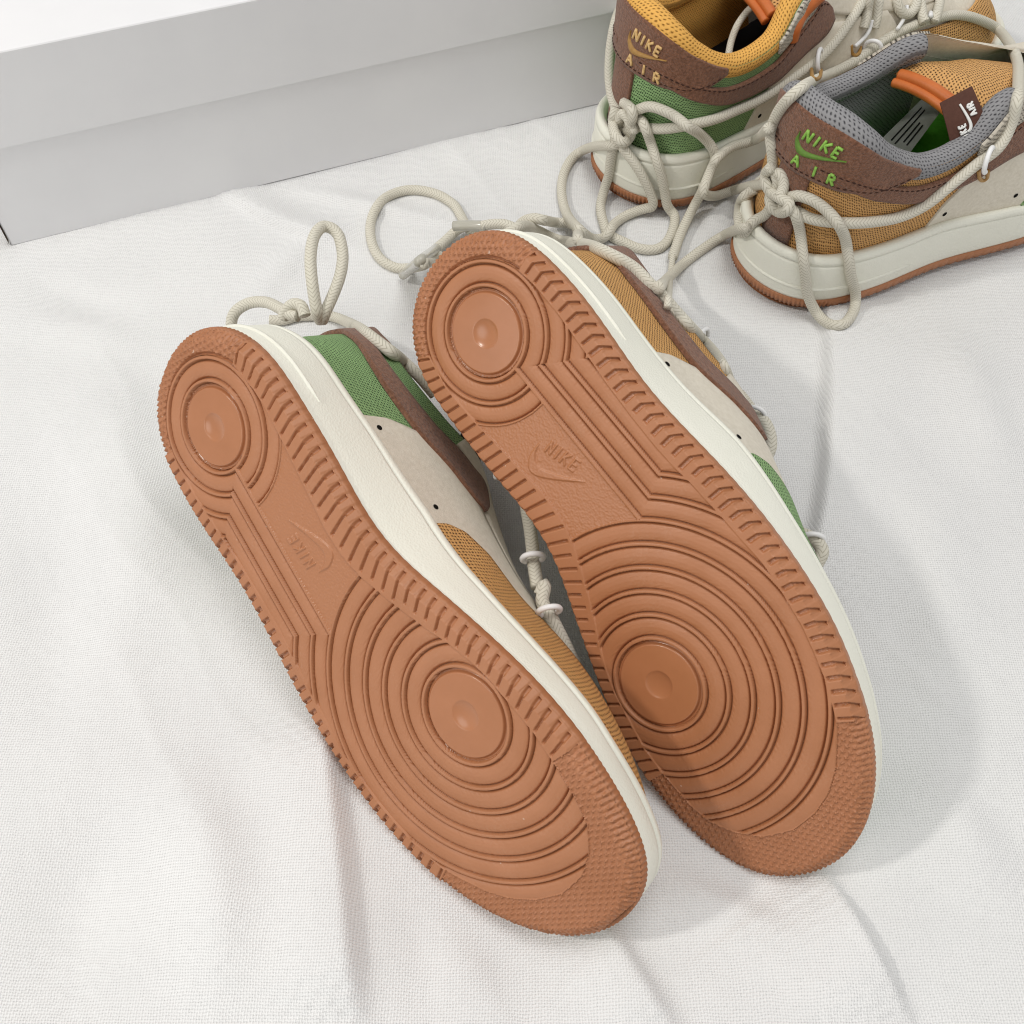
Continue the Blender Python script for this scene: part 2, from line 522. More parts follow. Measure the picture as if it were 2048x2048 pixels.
def build_box():
    a = ground(23, 493)
    b = ground(1187, 212)
    ang = math.atan2(b[1] - a[1], b[0] - a[0])
    root = bpy.data.objects.new('shoe_box', None)
    C.objects.link(root)
    root.location = (a[0], a[1], 0.0)
    root.rotation_euler = (0, 0, ang)
    tag(root, 'plain white cardboard shoe box with overhanging lid behind the upturned sneakers', 'box')
    LX, LY = 0.415, 0.235

    def shell(name, x0, y0, x1, y1, z0, z1, r, th, top, mat):
        pts = rounded_box(x1 - x0, y1 - y0, z0, z1, r)
        n = len(pts)
        rows = []
        P = np.array([(p[0] + x0, p[1] + y0) for p in pts])
        Cc = np.array([(p[2] + x0, p[3] + y0) for p in pts])
        N = (P - Cc) / r
        prof = [(-th, z0 + (0.0 if top else th)), (-th * 0.5, z0), (0, z0 + 0.0004)]
        nz = 14
        for k in range(1, nz):
            prof.append((0.0, z0 + (z1 - z0) * k / nz))
        prof += [(0, z1 - 0.0008), (-0.0004, z1 - 0.0002), (-0.0012, z1)]
        V = []
        for off, z in prof:
            bow = 0.0012 * math.sin(math.pi * (z - z0) / (z1 - z0))
            q = P + N * (off)
            V.append(np.c_[q, np.full(n, z)])
        V = np.array(V)
        k = len(prof)
        F = []
        for i in range(k - 1):
            for j in range(n):
                F.append((i * n + j, i * n + (j + 1) % n, (i + 1) * n + (j + 1) % n, (i + 1) * n + j))
        V = V.reshape(-1, 3).tolist()
        me = bpy.data.meshes.new(name)
        F2 = [tuple(f) for f in F]
        if top:
            F2.append(tuple((k - 1) * n + j for j in range(n)))
        F2.append(tuple(reversed(range(n))))
        me.from_pydata(V, [], F2)
        me.materials.append(mat)
        me.update()
        o = obj(name, me, root)
        return o
    shell('box_body', 0, 0, LX, LY, 0.0005, 0.1085, 0.0016, 0.002, True, M['card'])
    shell('lid', -0.003, -0.003, LX + 0.003, LY + 0.003, 0.062, 0.1120, 0.0022, 0.002, True, M['card'])
    # worn brown cardboard showing along the near vertical corner
    n = 12
    V, F = [], []
    for i in range(n):
        z = 0.001 + 0.052 * i / (n - 1)
        w = 0.0012 + 0.0022 * math.sin(math.pi * min(1, i / (n - 1) + 0.12)) + 0.0004 * math.sin(i * 2.3)
        V += [(-0.0007, 0.0025 + w, z), (-0.0009, 0.0012, z), (-0.0004, -0.0004, z)]
    for i in range(n - 1):
        for j in range(2):
            F.append((i * 3 + j, i * 3 + j + 1, (i + 1) * 3 + j + 1, (i + 1) * 3 + j))
    me = bpy.data.meshes.new('worn_corner')
    me.from_pydata(V, [], F)
    me.materials.append(M['card_edge'])
    obj('worn_corner', me, root)
    ca, sa = math.cos(ang), math.sin(ang)
    bx = []
    for (x, y) in ((0, 0), (LX, 0), (LX, LY), (0, LY)):
        for z in (0, 0.112):
            bx.append((a[0] + ca * x - sa * y, a[1] + sa * x + ca * y, z))
    BV.append((np.array(bx), np.array([(0, 2, 3, 1), (1, 3, 5, 7), (6, 0, 1, 7), (2, 4, 5, 3)])))


build_box()

# ------------------------------------------------------------------ sneaker: outline of the sole (mm; x to the toe, y lateral)
_xs = [-39.5, -37.6, -33.5, -27.8, -19.6, -10.5, 5, 20, 35, 50, 65, 80, 95, 110, 125, 140, 155, 170, 185, 200, 211.5, 221.5, 229.5, 235, 238.5]
_med = [0, -11, -20, -28, -34, -37.7, -38.9, -35.6, -32.2, -28.3, -23.3, -20, -20.2, -22.8, -25, -27, -28.4, -28.6, -27.1, -23.4, -19.5, -14.5, -9, -1, 14]
_lat = [0, 12, 21, 27.6, 32, 35.6, 40.3, 43.1, 45.1, 47.8, 52.4, 57.6, 62.3, 66, 68.7, 70.4, 71, 69.5, 67.4, 62.6, 56.8, 49.5, 41, 32, 14]
_poly = np.array(list(zip(_xs, _lat)) + list(zip(_xs, _med))[::-1][1:-1], float)   # heel -> lateral -> toe -> medial


def smooth_closed(P, k):
    for _ in range(k):
        P = 0.5 * P + 0.25 * (np.roll(P, 1, 0) + np.roll(P, -1, 0))
    return P


NO = 1600
OUT, _ = resample(catmull(_poly, 16, True), n=400, closed=True)
OUT = smooth_closed(OUT, 60)
OUT, PERIM = resample(OUT, n=NO, closed=True)
OT = np.roll(OUT, -1, 0) - np.roll(OUT, 1, 0)
OT /= np.linalg.norm(OT, axis=1)[:, None]
ON = np.stack([OT[:, 1], -OT[:, 0]], 1)        # points inward or outward
cen = OUT.mean(0)
if ((OUT + ON - cen) ** 2).sum() < ((OUT - cen) ** 2).sum():
    ON = -ON                                   # ON outward
DS = PERIM / NO
I_HEEL = int(OUT[:, 0].argmin())
I_TOE = int(OUT[:, 0].argmax())


def nearest(P, Q, chunk=20000):
    idx = np.empty(len(P), int)
    Qf = Q.astype(np.float32)
    q2 = (Qf ** 2).sum(1)
    for i in range(0, len(P), chunk):
        p = P[i:i + chunk].astype(np.float32)
        idx[i:i + chunk] = (q2[None] - 2 * p @ Qf.T).argmin(1)
    return idx


_inner = [(-14.7, 24.5), (-5, 28.6), (8, 32), (26, 35), (40, 37.2), (55, 40.3), (69, 43.6), (80, 47), (87, 49.8), (105, 55.3), (122, 60.3), (130, 61.6),
          (147, 63), (157, 62.6), (170, 61.5), (184.5, 57.8), (192, 53.6), (199, 49.5), (207, 42.5), (213, 34), (217.3, 23), (217.3, 10), (213, 0), (206, -8), (198, -12),
          (184.5, -16), (172, -18.6), (161, -19.2), (147, -19.5), (139, -18.8), (129, -16.6), (119, -13.5), (110, -11.2), (101, -9), (92, -7.4), (86, -6.2),
          (80, -5.9), (74, -6.4), (64, -8.6), (50, -13.8), (32, -20.5), (24, -23.5), (16, -26), (8.6, -27.6), (-5, -28.2)]
for _a in range(-105, -244, -8):
    _inner.append((28.4 * math.cos(math.radians(_a)), 28.4 * math.sin(math.radians(_a))))
INN, _ = resample(np.array(_inner, float), n=1200, closed=True)
INN = smooth_closed(INN, 6)
IT = np.roll(INN, -1, 0) - np.roll(INN, 1, 0)
IT /= np.linalg.norm(IT, axis=1)[:, None]
IN_ = np.stack([IT[:, 1], -IT[:, 0]], 1)
ci = INN.mean(0)
if ((INN + IN_ - ci) ** 2).sum() < ((INN - ci) ** 2).sum():
    IN_ = -IN_


def spring(x):
    return 4.5 * np.clip((x - 165) / 68, 0, 1.2) ** 2 + 1.6 * np.clip((-8 - x) / 27, 0, 1.2) ** 2


HEEL_D, FORE_D = np.array([0.0, 0.0]), np.array([150.0, 0.0])
L1A, L1B = np.array([17.5, 5.3]), np.array([90.0, 24.4])
LUG_PITCH = 5.15


def side_of(x, y, yc):
    return np.where(y > yc, 1, -1)


def yc_of(x):
    return np.interp(x, [-40, 0, 40, 80, 110, 155, 200, 240], [0.5, 1, 8, 18, 21.3, 21.3, 19.5, 16])


def groove_wave(s, w, e, pitch):
    """1 inside a groove of width w centred on multiples of pitch, edges e"""
    t = np.abs((s / pitch + 0.5) % 1.0 - 0.5) * pitch
    return 1 - sstep(w / 2 - e, w / 2 + e, t)


def lug_zone(sx):
    """star-textured heel and toe ends; ribbed sides"""
    return sx


def lug_shift(d, med, db=2.9):
    """chevron: the grooves kink where the rim is bevelled"""
    inner_d = np.clip(d - db, 0, 12)
    rim = np.maximum(db - d, 0)
    return np.where(med, 1.3 + 0.22 * inner_d - 0.35 * rim, 0.04 * inner_d - 0.95 * rim)


OUT_LAT = np.arange(NO)
# arc position measured along the outline from the heel tip; ribbed stretch on each side
S_ALL = (np.arange(NO) - I_HEEL) % NO * DS


def tooth(i):
    """inward offset of the sole's edge at outline sample i (mm)"""
    x = OUT[i, 0]
    s = i * DS
    med = OUT[i, 1] < yc_of(x)
    star = (x > 185) | (x < np.where(med, -7, -16))
    g = groove_wave(s + lug_shift(0.0, med), 1.9, 0.35, LUG_PITCH)
    st = 0.5 + 0.5 * np.cos(2 * np.pi * s / 2.3)
    return np.where(star, 0.80 * st, 0.30 * g)


def seg_dist(P, a, b):
    a, b = np.array(a, float), np.array(b, float)
    ab = b - a
    t = np.clip(((P - a) @ ab) / (ab @ ab), 0, 1)
    return np.linalg.norm(P - a - t[:, None] * ab, axis=1)


LET = {
    'N': [((0, 0), (0.25, 1)), ((0.25, 1), (0.55, 0)), ((0.55, 0), (0.8, 1))],
    'I': [((0.1, 0), (0.35, 1))],
    'K': [((0, 0), (0.25, 1)), ((0.13, 0.45), (0.8, 1)), ((0.25, 0.55), (0.6, 0))],
    'E': [((0, 0), (0.25, 1)), ((0.25, 1), (0.8, 1)), ((0.13, 0.5), (0.6, 0.5)), ((0, 0), (0.55, 0))],
    'A': [((0, 0), (0.4, 1)), ((0.4, 1), (0.8, 0)), ((0.2, 0.4), (0.6, 0.4))],
    'R': [((0, 0), (0, 1)), ((0, 1), (0.5, 1)), ((0.5, 1), (0.65, 0.75)), ((0.65, 0.75), (0.5, 0.5)), ((0.5, 0.5), (0, 0.5)), ((0.25, 0.5), (0.7, 0))],
    'i': [((0.3, 0), (0.3, 1))],
}


def strokes(word, h, gap=0.28, italic=True):
    out, x = [], 0.0
    for ch in word:
        w = {'I': 0.45, 'i': 0.6}.get(ch, 0.8)
        for a, b in LET[ch]:
            out.append(((x + a[0] * h * 0.8, a[1] * h), (x + b[0] * h * 0.8, b[1] * h)))
        x += (w + gap) * h * 0.8
    return out, x


def swoosh_curves(L, n=24):
    """check-mark outline in a box of length L: lower and upper edges"""
    lo = catmull(np.array([(0.02, 0.52), (-0.03, 0.25), (0.06, 0.04), (0.22, 0.02), (0.5, 0.14), (0.78, 0.30), (1.0, 0.44)]) * L, n)
    hi = catmull(np.array([(0.02, 0.52), (0.03, 0.34), (0.10, 0.22), (0.24, 0.17), (0.5, 0.24), (0.78, 0.345), (1.0, 0.44)]) * L, n)
    return lo, hi


def in_poly(P, poly):
    x, y = P[:, 0], P[:, 1]
    c = np.zeros(len(P), bool)
    q = np.roll(poly, 1, 0)
    for (x1, y1), (x2, y2) in zip(poly, q):
        if y1 == y2:
            continue
        w = ((y1 > y) != (y2 > y)) & (x < (x2 - x1) * (y - y1) / (y2 - y1) + x1)
        c ^= w
    return c


def sole_field(step=0.27):
    nx = int((236 + 38) / step)
    ny = int((74 + 42) / step)
    xs = -38 + np.arange(nx) * step
    ys = -42 + np.arange(ny) * step
    X, Y = np.meshgrid(xs, ys, indexing='ij')
    P = np.stack([X.ravel(), Y.ravel()], 1)
    i0 = nearest(P, OUT)
    d = -((P - OUT[i0]) * ON[i0]).sum(1)
    s = i0 * DS + ((P - OUT[i0]) * OT[i0]).sum(1)
    tt = tooth(i0)
    de = d - tt
    keep = de > -step * 1.5
    snap = keep & (de < 0)
    P2 = P.copy()
    P2[snap] = OUT[i0[snap]] - ON[i0[snap]] * tt[snap][:, None]
    d = np.maximum(np.where(snap, tt, d), 0)
    j0 = nearest(P2, INN)
    din = -((P2 - INN[j0]) * IN_[j0]).sum(1)
    x, y = P2[:, 0], P2[:, 1]
    med = OUT[i0, 1] < yc_of(OUT[i0, 0])
    xe = OUT[i0, 0]
    star = (xe > 185) | (xe < np.where(med, -7, -16))
    # ---------- border
    db = 2.9
    dt = np.maximum(d - tt, 0)
    zb = np.where(star, 4.2 * np.clip((5.2 - dt) / 5.2, 0, 1) ** 2, 1.45 * np.maximum(db - dt, 0))
    inner_d = np.clip(d - db, 0, 12)
    sl = s + lug_shift(d, med)
    gw = np.where(d < db, 1.6, np.where(med, 1.05, np.where((x > 25) & (x < 178), 1.75, 1.05)))
    g = groove_wave(sl, gw, 0.20, LUG_PITCH)
    rag = vnoise(np.floor(sl / LUG_PITCH + 0.5) * 3.1, np.zeros_like(s), 4) * 2.2
    g = g * sstep(0.2, 0.9, -din - 0.2 - rag * sstep(45, 60, x) * (1 - sstep(120, 135, x)))
    g = g * sstep(0.25, 0.7, np.maximum(d - tt, 0))
    z_lug = zb + (1.5 + 0.5 * (d < db + 0.5)) * g
    lugid = np.floor(sl / LUG_PITCH).astype(int)
    # stars
    A = 2.65
    ux, uy = x / A, y / A
    a1 = ux
    a2 = 0.5 * ux + 0.8660254 * uy
    a3 = -0.5 * ux + 0.8660254 * uy
    # lattice of stars: triangular lattice, lattice coords
    qy = uy / 0.8660254
    r0 = np.round(qy)
    cx = np.round(ux - 0.5 * (r0 % 2)) + 0.5 * (r0 % 2)
    lx, ly = (ux - cx) * A, (uy - r0 * 0.8660254) * A
    rot = (vnoise(cx * 7.1, r0 * 3.3, 9) - 0.5) * 0.5
    lr = np.hypot(lx, ly)
    la = np.arctan2(ly, lx) + rot
    arm = np.abs(np.sin(la * 2.5)) * lr
    stz = 0.80 - 0.80 * (1 - sstep(0.13, 0.42, arm)) * (1 - sstep(0.80, 1.16, lr))
    stz = stz * sstep(0.0, 0.9, np.maximum(d - tt, 0))
    z_star = zb + stz
    # ---------- ring field
    rh = np.hypot(x - HEEL_D[0], y - HEEL_D[1])
    rf = np.hypot(x - FORE_D[0], y - FORE_D[1])
    e = (L1B - L1A) / np.linalg.norm(L1B - L1A)
    mperp = np.array([-e[1], e[0]])
    rho = (P2 - L1A) @ mperp
    al = (P2 - L1A) @ e
    ka = np.array([7.9, 20.5])
    kb = np.array([-11.7, 15.1])
    ca = (P2 - L1A) @ np.array([ka[1], -ka[0]])     # >0 toe side
    cb = (P2 - L1B) @ np.array([kb[1], -kb[0]])
    L1len = np.linalg.norm(L1B - L1A)
    zone = np.zeros(len(P2), int)                    # 1 heel rings, 2 lines, 3 fore rings, 4 arch pad
    latl = rho > 0
    zone[latl & (ca <= 0)] = 1
    zone[latl & (ca > 0) & (cb <= 0)] = 2
    zone[latl & (cb > 0)] = 3
    mm = ~latl
    zone[mm] = 4
    zone[mm & (rh < 36.2) & (x < 60)] = 1
    zone[mm & (al < 0)] = 1
    zone[(rf < 64.5)] = 3
    zone[mm & (rf >= 64.5) & (x > 95)] = 3
    q = np.where(zone == 1, (rh - 18.3) / 8.9, np.where(zone == 2, rho / 8.9, np.where(rf < 64.5, (rf - 18.5) / 9.2, 5 + (rf - 64.5) / 8.7)))
    sp = np.where(zone == 3, 9.2, 8.9)
    fr = q - np.round(q)
    t = np.abs(fr) * sp
    ang = np.where(zone == 1, np.arctan2(y, x) * rh, np.where(zone == 2, al, np.arctan2(y, x - 150) * rf))
    wr = vnoise(ang / 0.62 + np.round(q) * 31.7, q * 3.0, 11) - 0.5
    wr2 = vnoise(ang / 1.6, q * 9.0, 12) - 0.5
    zr = np.interp(t, [0, 0.60, 0.70, 0.82, 1.15, 1.35, 1.8, 2.9, 4.6], [0.0, 0.0, 1.0, 2.3, 2.3, 1.1, 0.62, 0.36, 0.22])
    zr = zr + 0.17 * wr * sstep(1.2, 1.7, t) * (1 - sstep(2.2, 3.8, t)) + 0.015 * wr2 * sstep(1.8, 3.0, t)
    # discs
    for (Cd, zn, rd) in ((HEEL_D, 1, 15.6), (FORE_D, 3, 16.2)):
        r = np.hypot(x - Cd[0], y - Cd[1])
        dm = 1.05 * np.clip(1 - (r / 5.6) ** 2, 0, 1) ** 0.75
        zd = np.interp(r, [0, rd - 0.25, rd + 0.35, rd + 0.9], [0.55, 0.55, 1.9, 1.9]) + dm
        w = r < rd + 1.2
        zr = np.where(w, zd, zr)
    # arch pad
    grain = vnoise(x * 1.25, y * 1.25, 21) * 0.6 + vnoise(x * 2.3, y * 2.3, 22) * 0.4
    zarch = 0.55 + 0.16 * (grain - 0.5)
    lip1 = (np.abs(rho) < 0.7) & (al > 0) & (al < L1len)
    isarch = (zone == 4)
    zr = np.where(isarch, zarch, zr)
    zr = np.where(lip1, 0.05, zr)
    inside = din > 0
    edge = sstep(0.0, 0.5, din)
    z_in = np.where(isarch, zr, zr * edge)
    z_brd = np.where(star, z_star, z_lug)
    z = np.where(inside, z_in, z_brd)
    # step groove at heel where the star pad meets the outer ring
    wv = star & (din > -0.9) & (din <= 0.0) & (x < 40)
    z = np.where(wv, 2.0, z)
    # region ids for splitting
    reg = np.zeros(len(P2), int)
    reg = np.where(inside, 1000 + zone * 20 + np.clip(np.floor(q + 0.17).astype(int) + 3, 0, 18), reg)
    reg = np.where(inside & isarch, 900, reg)
    reg = np.where(inside & (rh < 17.2), 910, reg)
    reg = np.where(inside & (rf < 17.6), 911, reg)
    reg = np.where(~inside & star & (x > 100), 920, reg)
    reg = np.where(~inside & star & (x <= 100), 921, reg)
    reg = np.where(~inside & ~star, 2000 + lugid + np.where(med, 0, 0), reg)
    slot = (~inside) & (~star) & (g > 0.75) & (d > db + 0.4)
    z = z + spring(x)
    # faces
    idx = np.full(nx * ny, -1)
    ki = np.where(keep)[0]
    idx[ki] = np.arange(len(ki))
    I = idx.reshape(nx, ny)
    F = np.stack([I[:-1, :-1], I[:-1, 1:], I[1:, 1:], I[1:, :-1]], -1).reshape(-1, 4)
    F = F[(F >= 0).all(1)]
    # drop fully-snapped cells
    sn = snap[ki]
    F = F[~sn[F].all(1)]
    return dict(x=x[ki], y=y[ki], z=z[ki], reg=reg[ki], slot=slot[ki], F=F, arch=isarch[ki] & inside[ki])


FIELD = sole_field()
print('sole field', len(FIELD['x']), len(FIELD['F']), round(time.time() - T0, 1))


def logo_height(x, y, which):
    """raised word and check mark on the arch pad, readable on both feet"""
    if which == 'right':
        c = np.array([51.0, 0.8])
        a = math.radians(31)
        P = np.stack([x, y], 1) - c
        q = np.stack([P @ [math.cos(a), math.sin(a)], P @ [-math.sin(a), math.cos(a)]], 1)
    else:
        c = np.array([68.5, 6.6])
        a = math.radians(10)
        P = np.stack([x, y], 1) - c
        q = np.stack([-(P @ [math.cos(a), math.sin(a)]), P @ [-math.sin(a), math.cos(a)]], 1)
    near = (np.abs(q[:, 0] - 8) < 16) & (np.abs(q[:, 1]) < 14)
    out = np.zeros(len(x))
    k = np.where(near)[0]
    if len(k) == 0:
        return out
    qq = q[k]
    st, w = strokes('NIKE', 5.0)
    h = np.zeros(len(k))
    for a_, b_ in st:
        dd = seg_dist(qq, a_, b_)
        h = np.maximum(h, 1 - sstep(0.28, 0.52, dd))
    lo, hi = swoosh_curves(24.0)
    poly = np.vstack([lo, hi[::-1]])
    poly = poly + np.array([-4.0, -11.2])
    ins = in_poly(qq, poly)
    pe, _ = resample(poly, n=260, closed=True)
    dd = np.sqrt(((qq[:, None, :] - pe[None]) ** 2).sum(2).min(1))
    sd = np.where(ins, -dd, dd)
    h = np.maximum(h, 1 - sstep(-0.3, 0.35, sd))
    out[k] = h
    return out


# ------------------------------------------------------------------ sneaker: midsole and upper surfaces (mm)
def ztop_mid(x):
    return np.interp(x, [-40, 0, 40, 80, 110, 150, 190, 215, 240], [36, 36, 36, 35, 30.5, 26.5, 24, 24.5, 26]) + spring(x) * 0.6


def arch_flare(x, y):
    med = y < yc_of(x)
    b = np.exp(-((x - 78) / 34.0) ** 2)
    return np.where(med, 5.5 * b, 3.0 * b)


def out_off(off):
    """outline offset (mm outward) at all samples, smoothed normals"""
    return OUT + ON * (off[:, None] if np.ndim(off) else off)


U_K = [0, .06, .12, .18, .28, .38, .46, .60, .75, .88, 1.0]
XB_K = [-39, -34, -25, -12, 15, 45, 75, 115, 160, 205, 238]
T_K = np.array([(-26, 0, 103), (-24, 15, 102.5), (-18, 25, 98), (-6, 31, 89), (15, 37.0, 80), (40, 37, 83), (62, 31, 97),
                (92, 25, 88), (122, 20, 76), (143, 13, 67), (150, 0, 64.5)], float)
half = NO // 2


def half_arc(sd):
    """arc fractions along one half of the outline for the u knots"""
    n1 = (I_TOE - I_HEEL) % NO if sd > 0 else (I_HEEL - I_TOE) % NO
    idx = (I_HEEL + sd * np.arange(n1 + 1)) % NO
    xx = OUT[idx, 0]
    xx = np.maximum.accumulate(xx)
    fr = np.interp(XB_K, xx, np.arange(n1 + 1) / n1)
    fr[0], fr[-1] = 0, 1
    return idx, fr


# lateral half runs with increasing index (heel -> lateral -> toe)
IDX_L, FR_L = half_arc(+1)
IDX_M, FR_M = half_arc(-1)
if OUT[IDX_L[len(IDX_L) // 2], 1] < OUT[IDX_M[len(IDX_M) // 2], 1]:
    IDX_L, FR_L, IDX_M, FR_M = IDX_M, FR_M, IDX_L, FR_L

_uk_dense = np.linspace(0, 1, 401)


def _smooth1(a, k=14):
    for _ in range(k):
        a = np.r_[a[0], 0.25 * a[:-2] + 0.5 * a[1:-1] + 0.25 * a[2:], a[-1]]
    return a


FRL_D = _smooth1(np.interp(_uk_dense, U_K, FR_L), 60)
FRM_D = _smooth1(np.interp(_uk_dense, U_K, FR_M), 60)
_full_u = np.r_[-np.array(U_K[::-1][:-1]), np.array(U_K)]
_full_T = np.vstack([T_K[::-1][:-1] * [1, -1, 1], T_K])
_tc = catmull(_full_T, 20)
_tu = np.concatenate([np.linspace(_full_u[i], _full_u[i + 1], 20, endpoint=False) for i in range(len(_full_u) - 1)] + [_full_u[-1:]])


def base_pt(u):
    """point on the feather line (top of the midsole) for u in [-1,1]; u>0 lateral"""
    au = np.abs(u)
    P = np.zeros((len(u), 2))
    N = np.zeros((len(u), 2))
    for sgn, IDX, FRD in ((1, IDX_L, FRL_D), (-1, IDX_M, FRM_D)):
        w = (u >= 0) if sgn > 0 else (u < 0)
        if not w.any():
            continue
        f = np.interp(au[w], _uk_dense, FRD) * (len(IDX) - 1)
        i0 = np.clip(np.floor(f).astype(int), 0, len(IDX) - 2)
        tt_ = (f - i0)[:, None]
        P[w] = OUT[IDX[i0]] * (1 - tt_) + OUT[IDX[i0 + 1]] * tt_
        N[w] = ON[IDX[i0]] * (1 - tt_) + ON[IDX[i0 + 1]] * tt_
    fl = arch_flare(P[:, 0], P[:, 1])
    P = P + N * (fl - 5.2 - 2.6 * (1 - sstep(-30, -8, P[:, 0])) - 2.6 * sstep(108, 140, P[:, 0]))[:, None]
    z = ztop_mid(P[:, 0]) - 4.0
    return np.c_[P, z], np.c_[N, np.zeros(len(u))]


def top_pt(u):
    T = np.stack([np.interp(u, _tu, _tc[:, i]) for i in range(3)], 1)
    T[:, 1] += yc_of(T[:, 0])
    return T


def S0(u, v):
    u = np.asarray(u, float)
    u = np.where(u > 1, u - 2, np.where(u < -1, u + 2, u))
    v = np.asarray(v, float)
    B, N = base_pt(u)
    T = top_pt(u)
    dz = (T[:, 2] - B[:, 2])
    H = (B - T) * [1, 1, 0]
    up = np.array([0, 0, 1.0])
    au = np.abs(u)
    toe = sstep(0.55, 0.9, au)[:, None]
    p1 = B + up * (dz * (0.42 + 0.18 * toe[:, 0]))[:, None] + N * (1.5 - 4.0 * sstep(0.55, 0.66, au)[:, None] - 2.0 * (1 - sstep(0.05, 0.2, au))[:, None])
    p2 = T + H * (0.35 + 0.15 * toe) - up * (dz * (0.28 - 0.22 * toe[:, 0]))[:, None]
    v = v[:, None]
    return B * (1 - v) ** 3 + 3 * p1 * v * (1 - v) ** 2 + 3 * p2 * v ** 2 * (1 - v) + T * v ** 3


def S(u, v, off):
    u = np.asarray(u, float)
    v = np.asarray(v, float)
    P = S0(u, v)
    e = 0.004
    du = S0(u + e, v) - S0(u - e, v)
    v0, v1 = np.clip(v - e, 0, 1), np.clip(v + e, 0, 1)
    dv = S0(u, v1) - S0(u, v0)
    N = np.cross(du, dv)
    N /= np.linalg.norm(N, axis=1)[:, None] + 1e-9
    Cx = np.c_[np.clip(P[:, 0], -5, 190), yc_of(P[:, 0]), np.full(len(P), 42.0)]
    N[(N * (P - Cx)).sum(1) < 0] *= -1
    return P + N * np.reshape(off, (-1, 1)) if np.ndim(off) else P + N * off


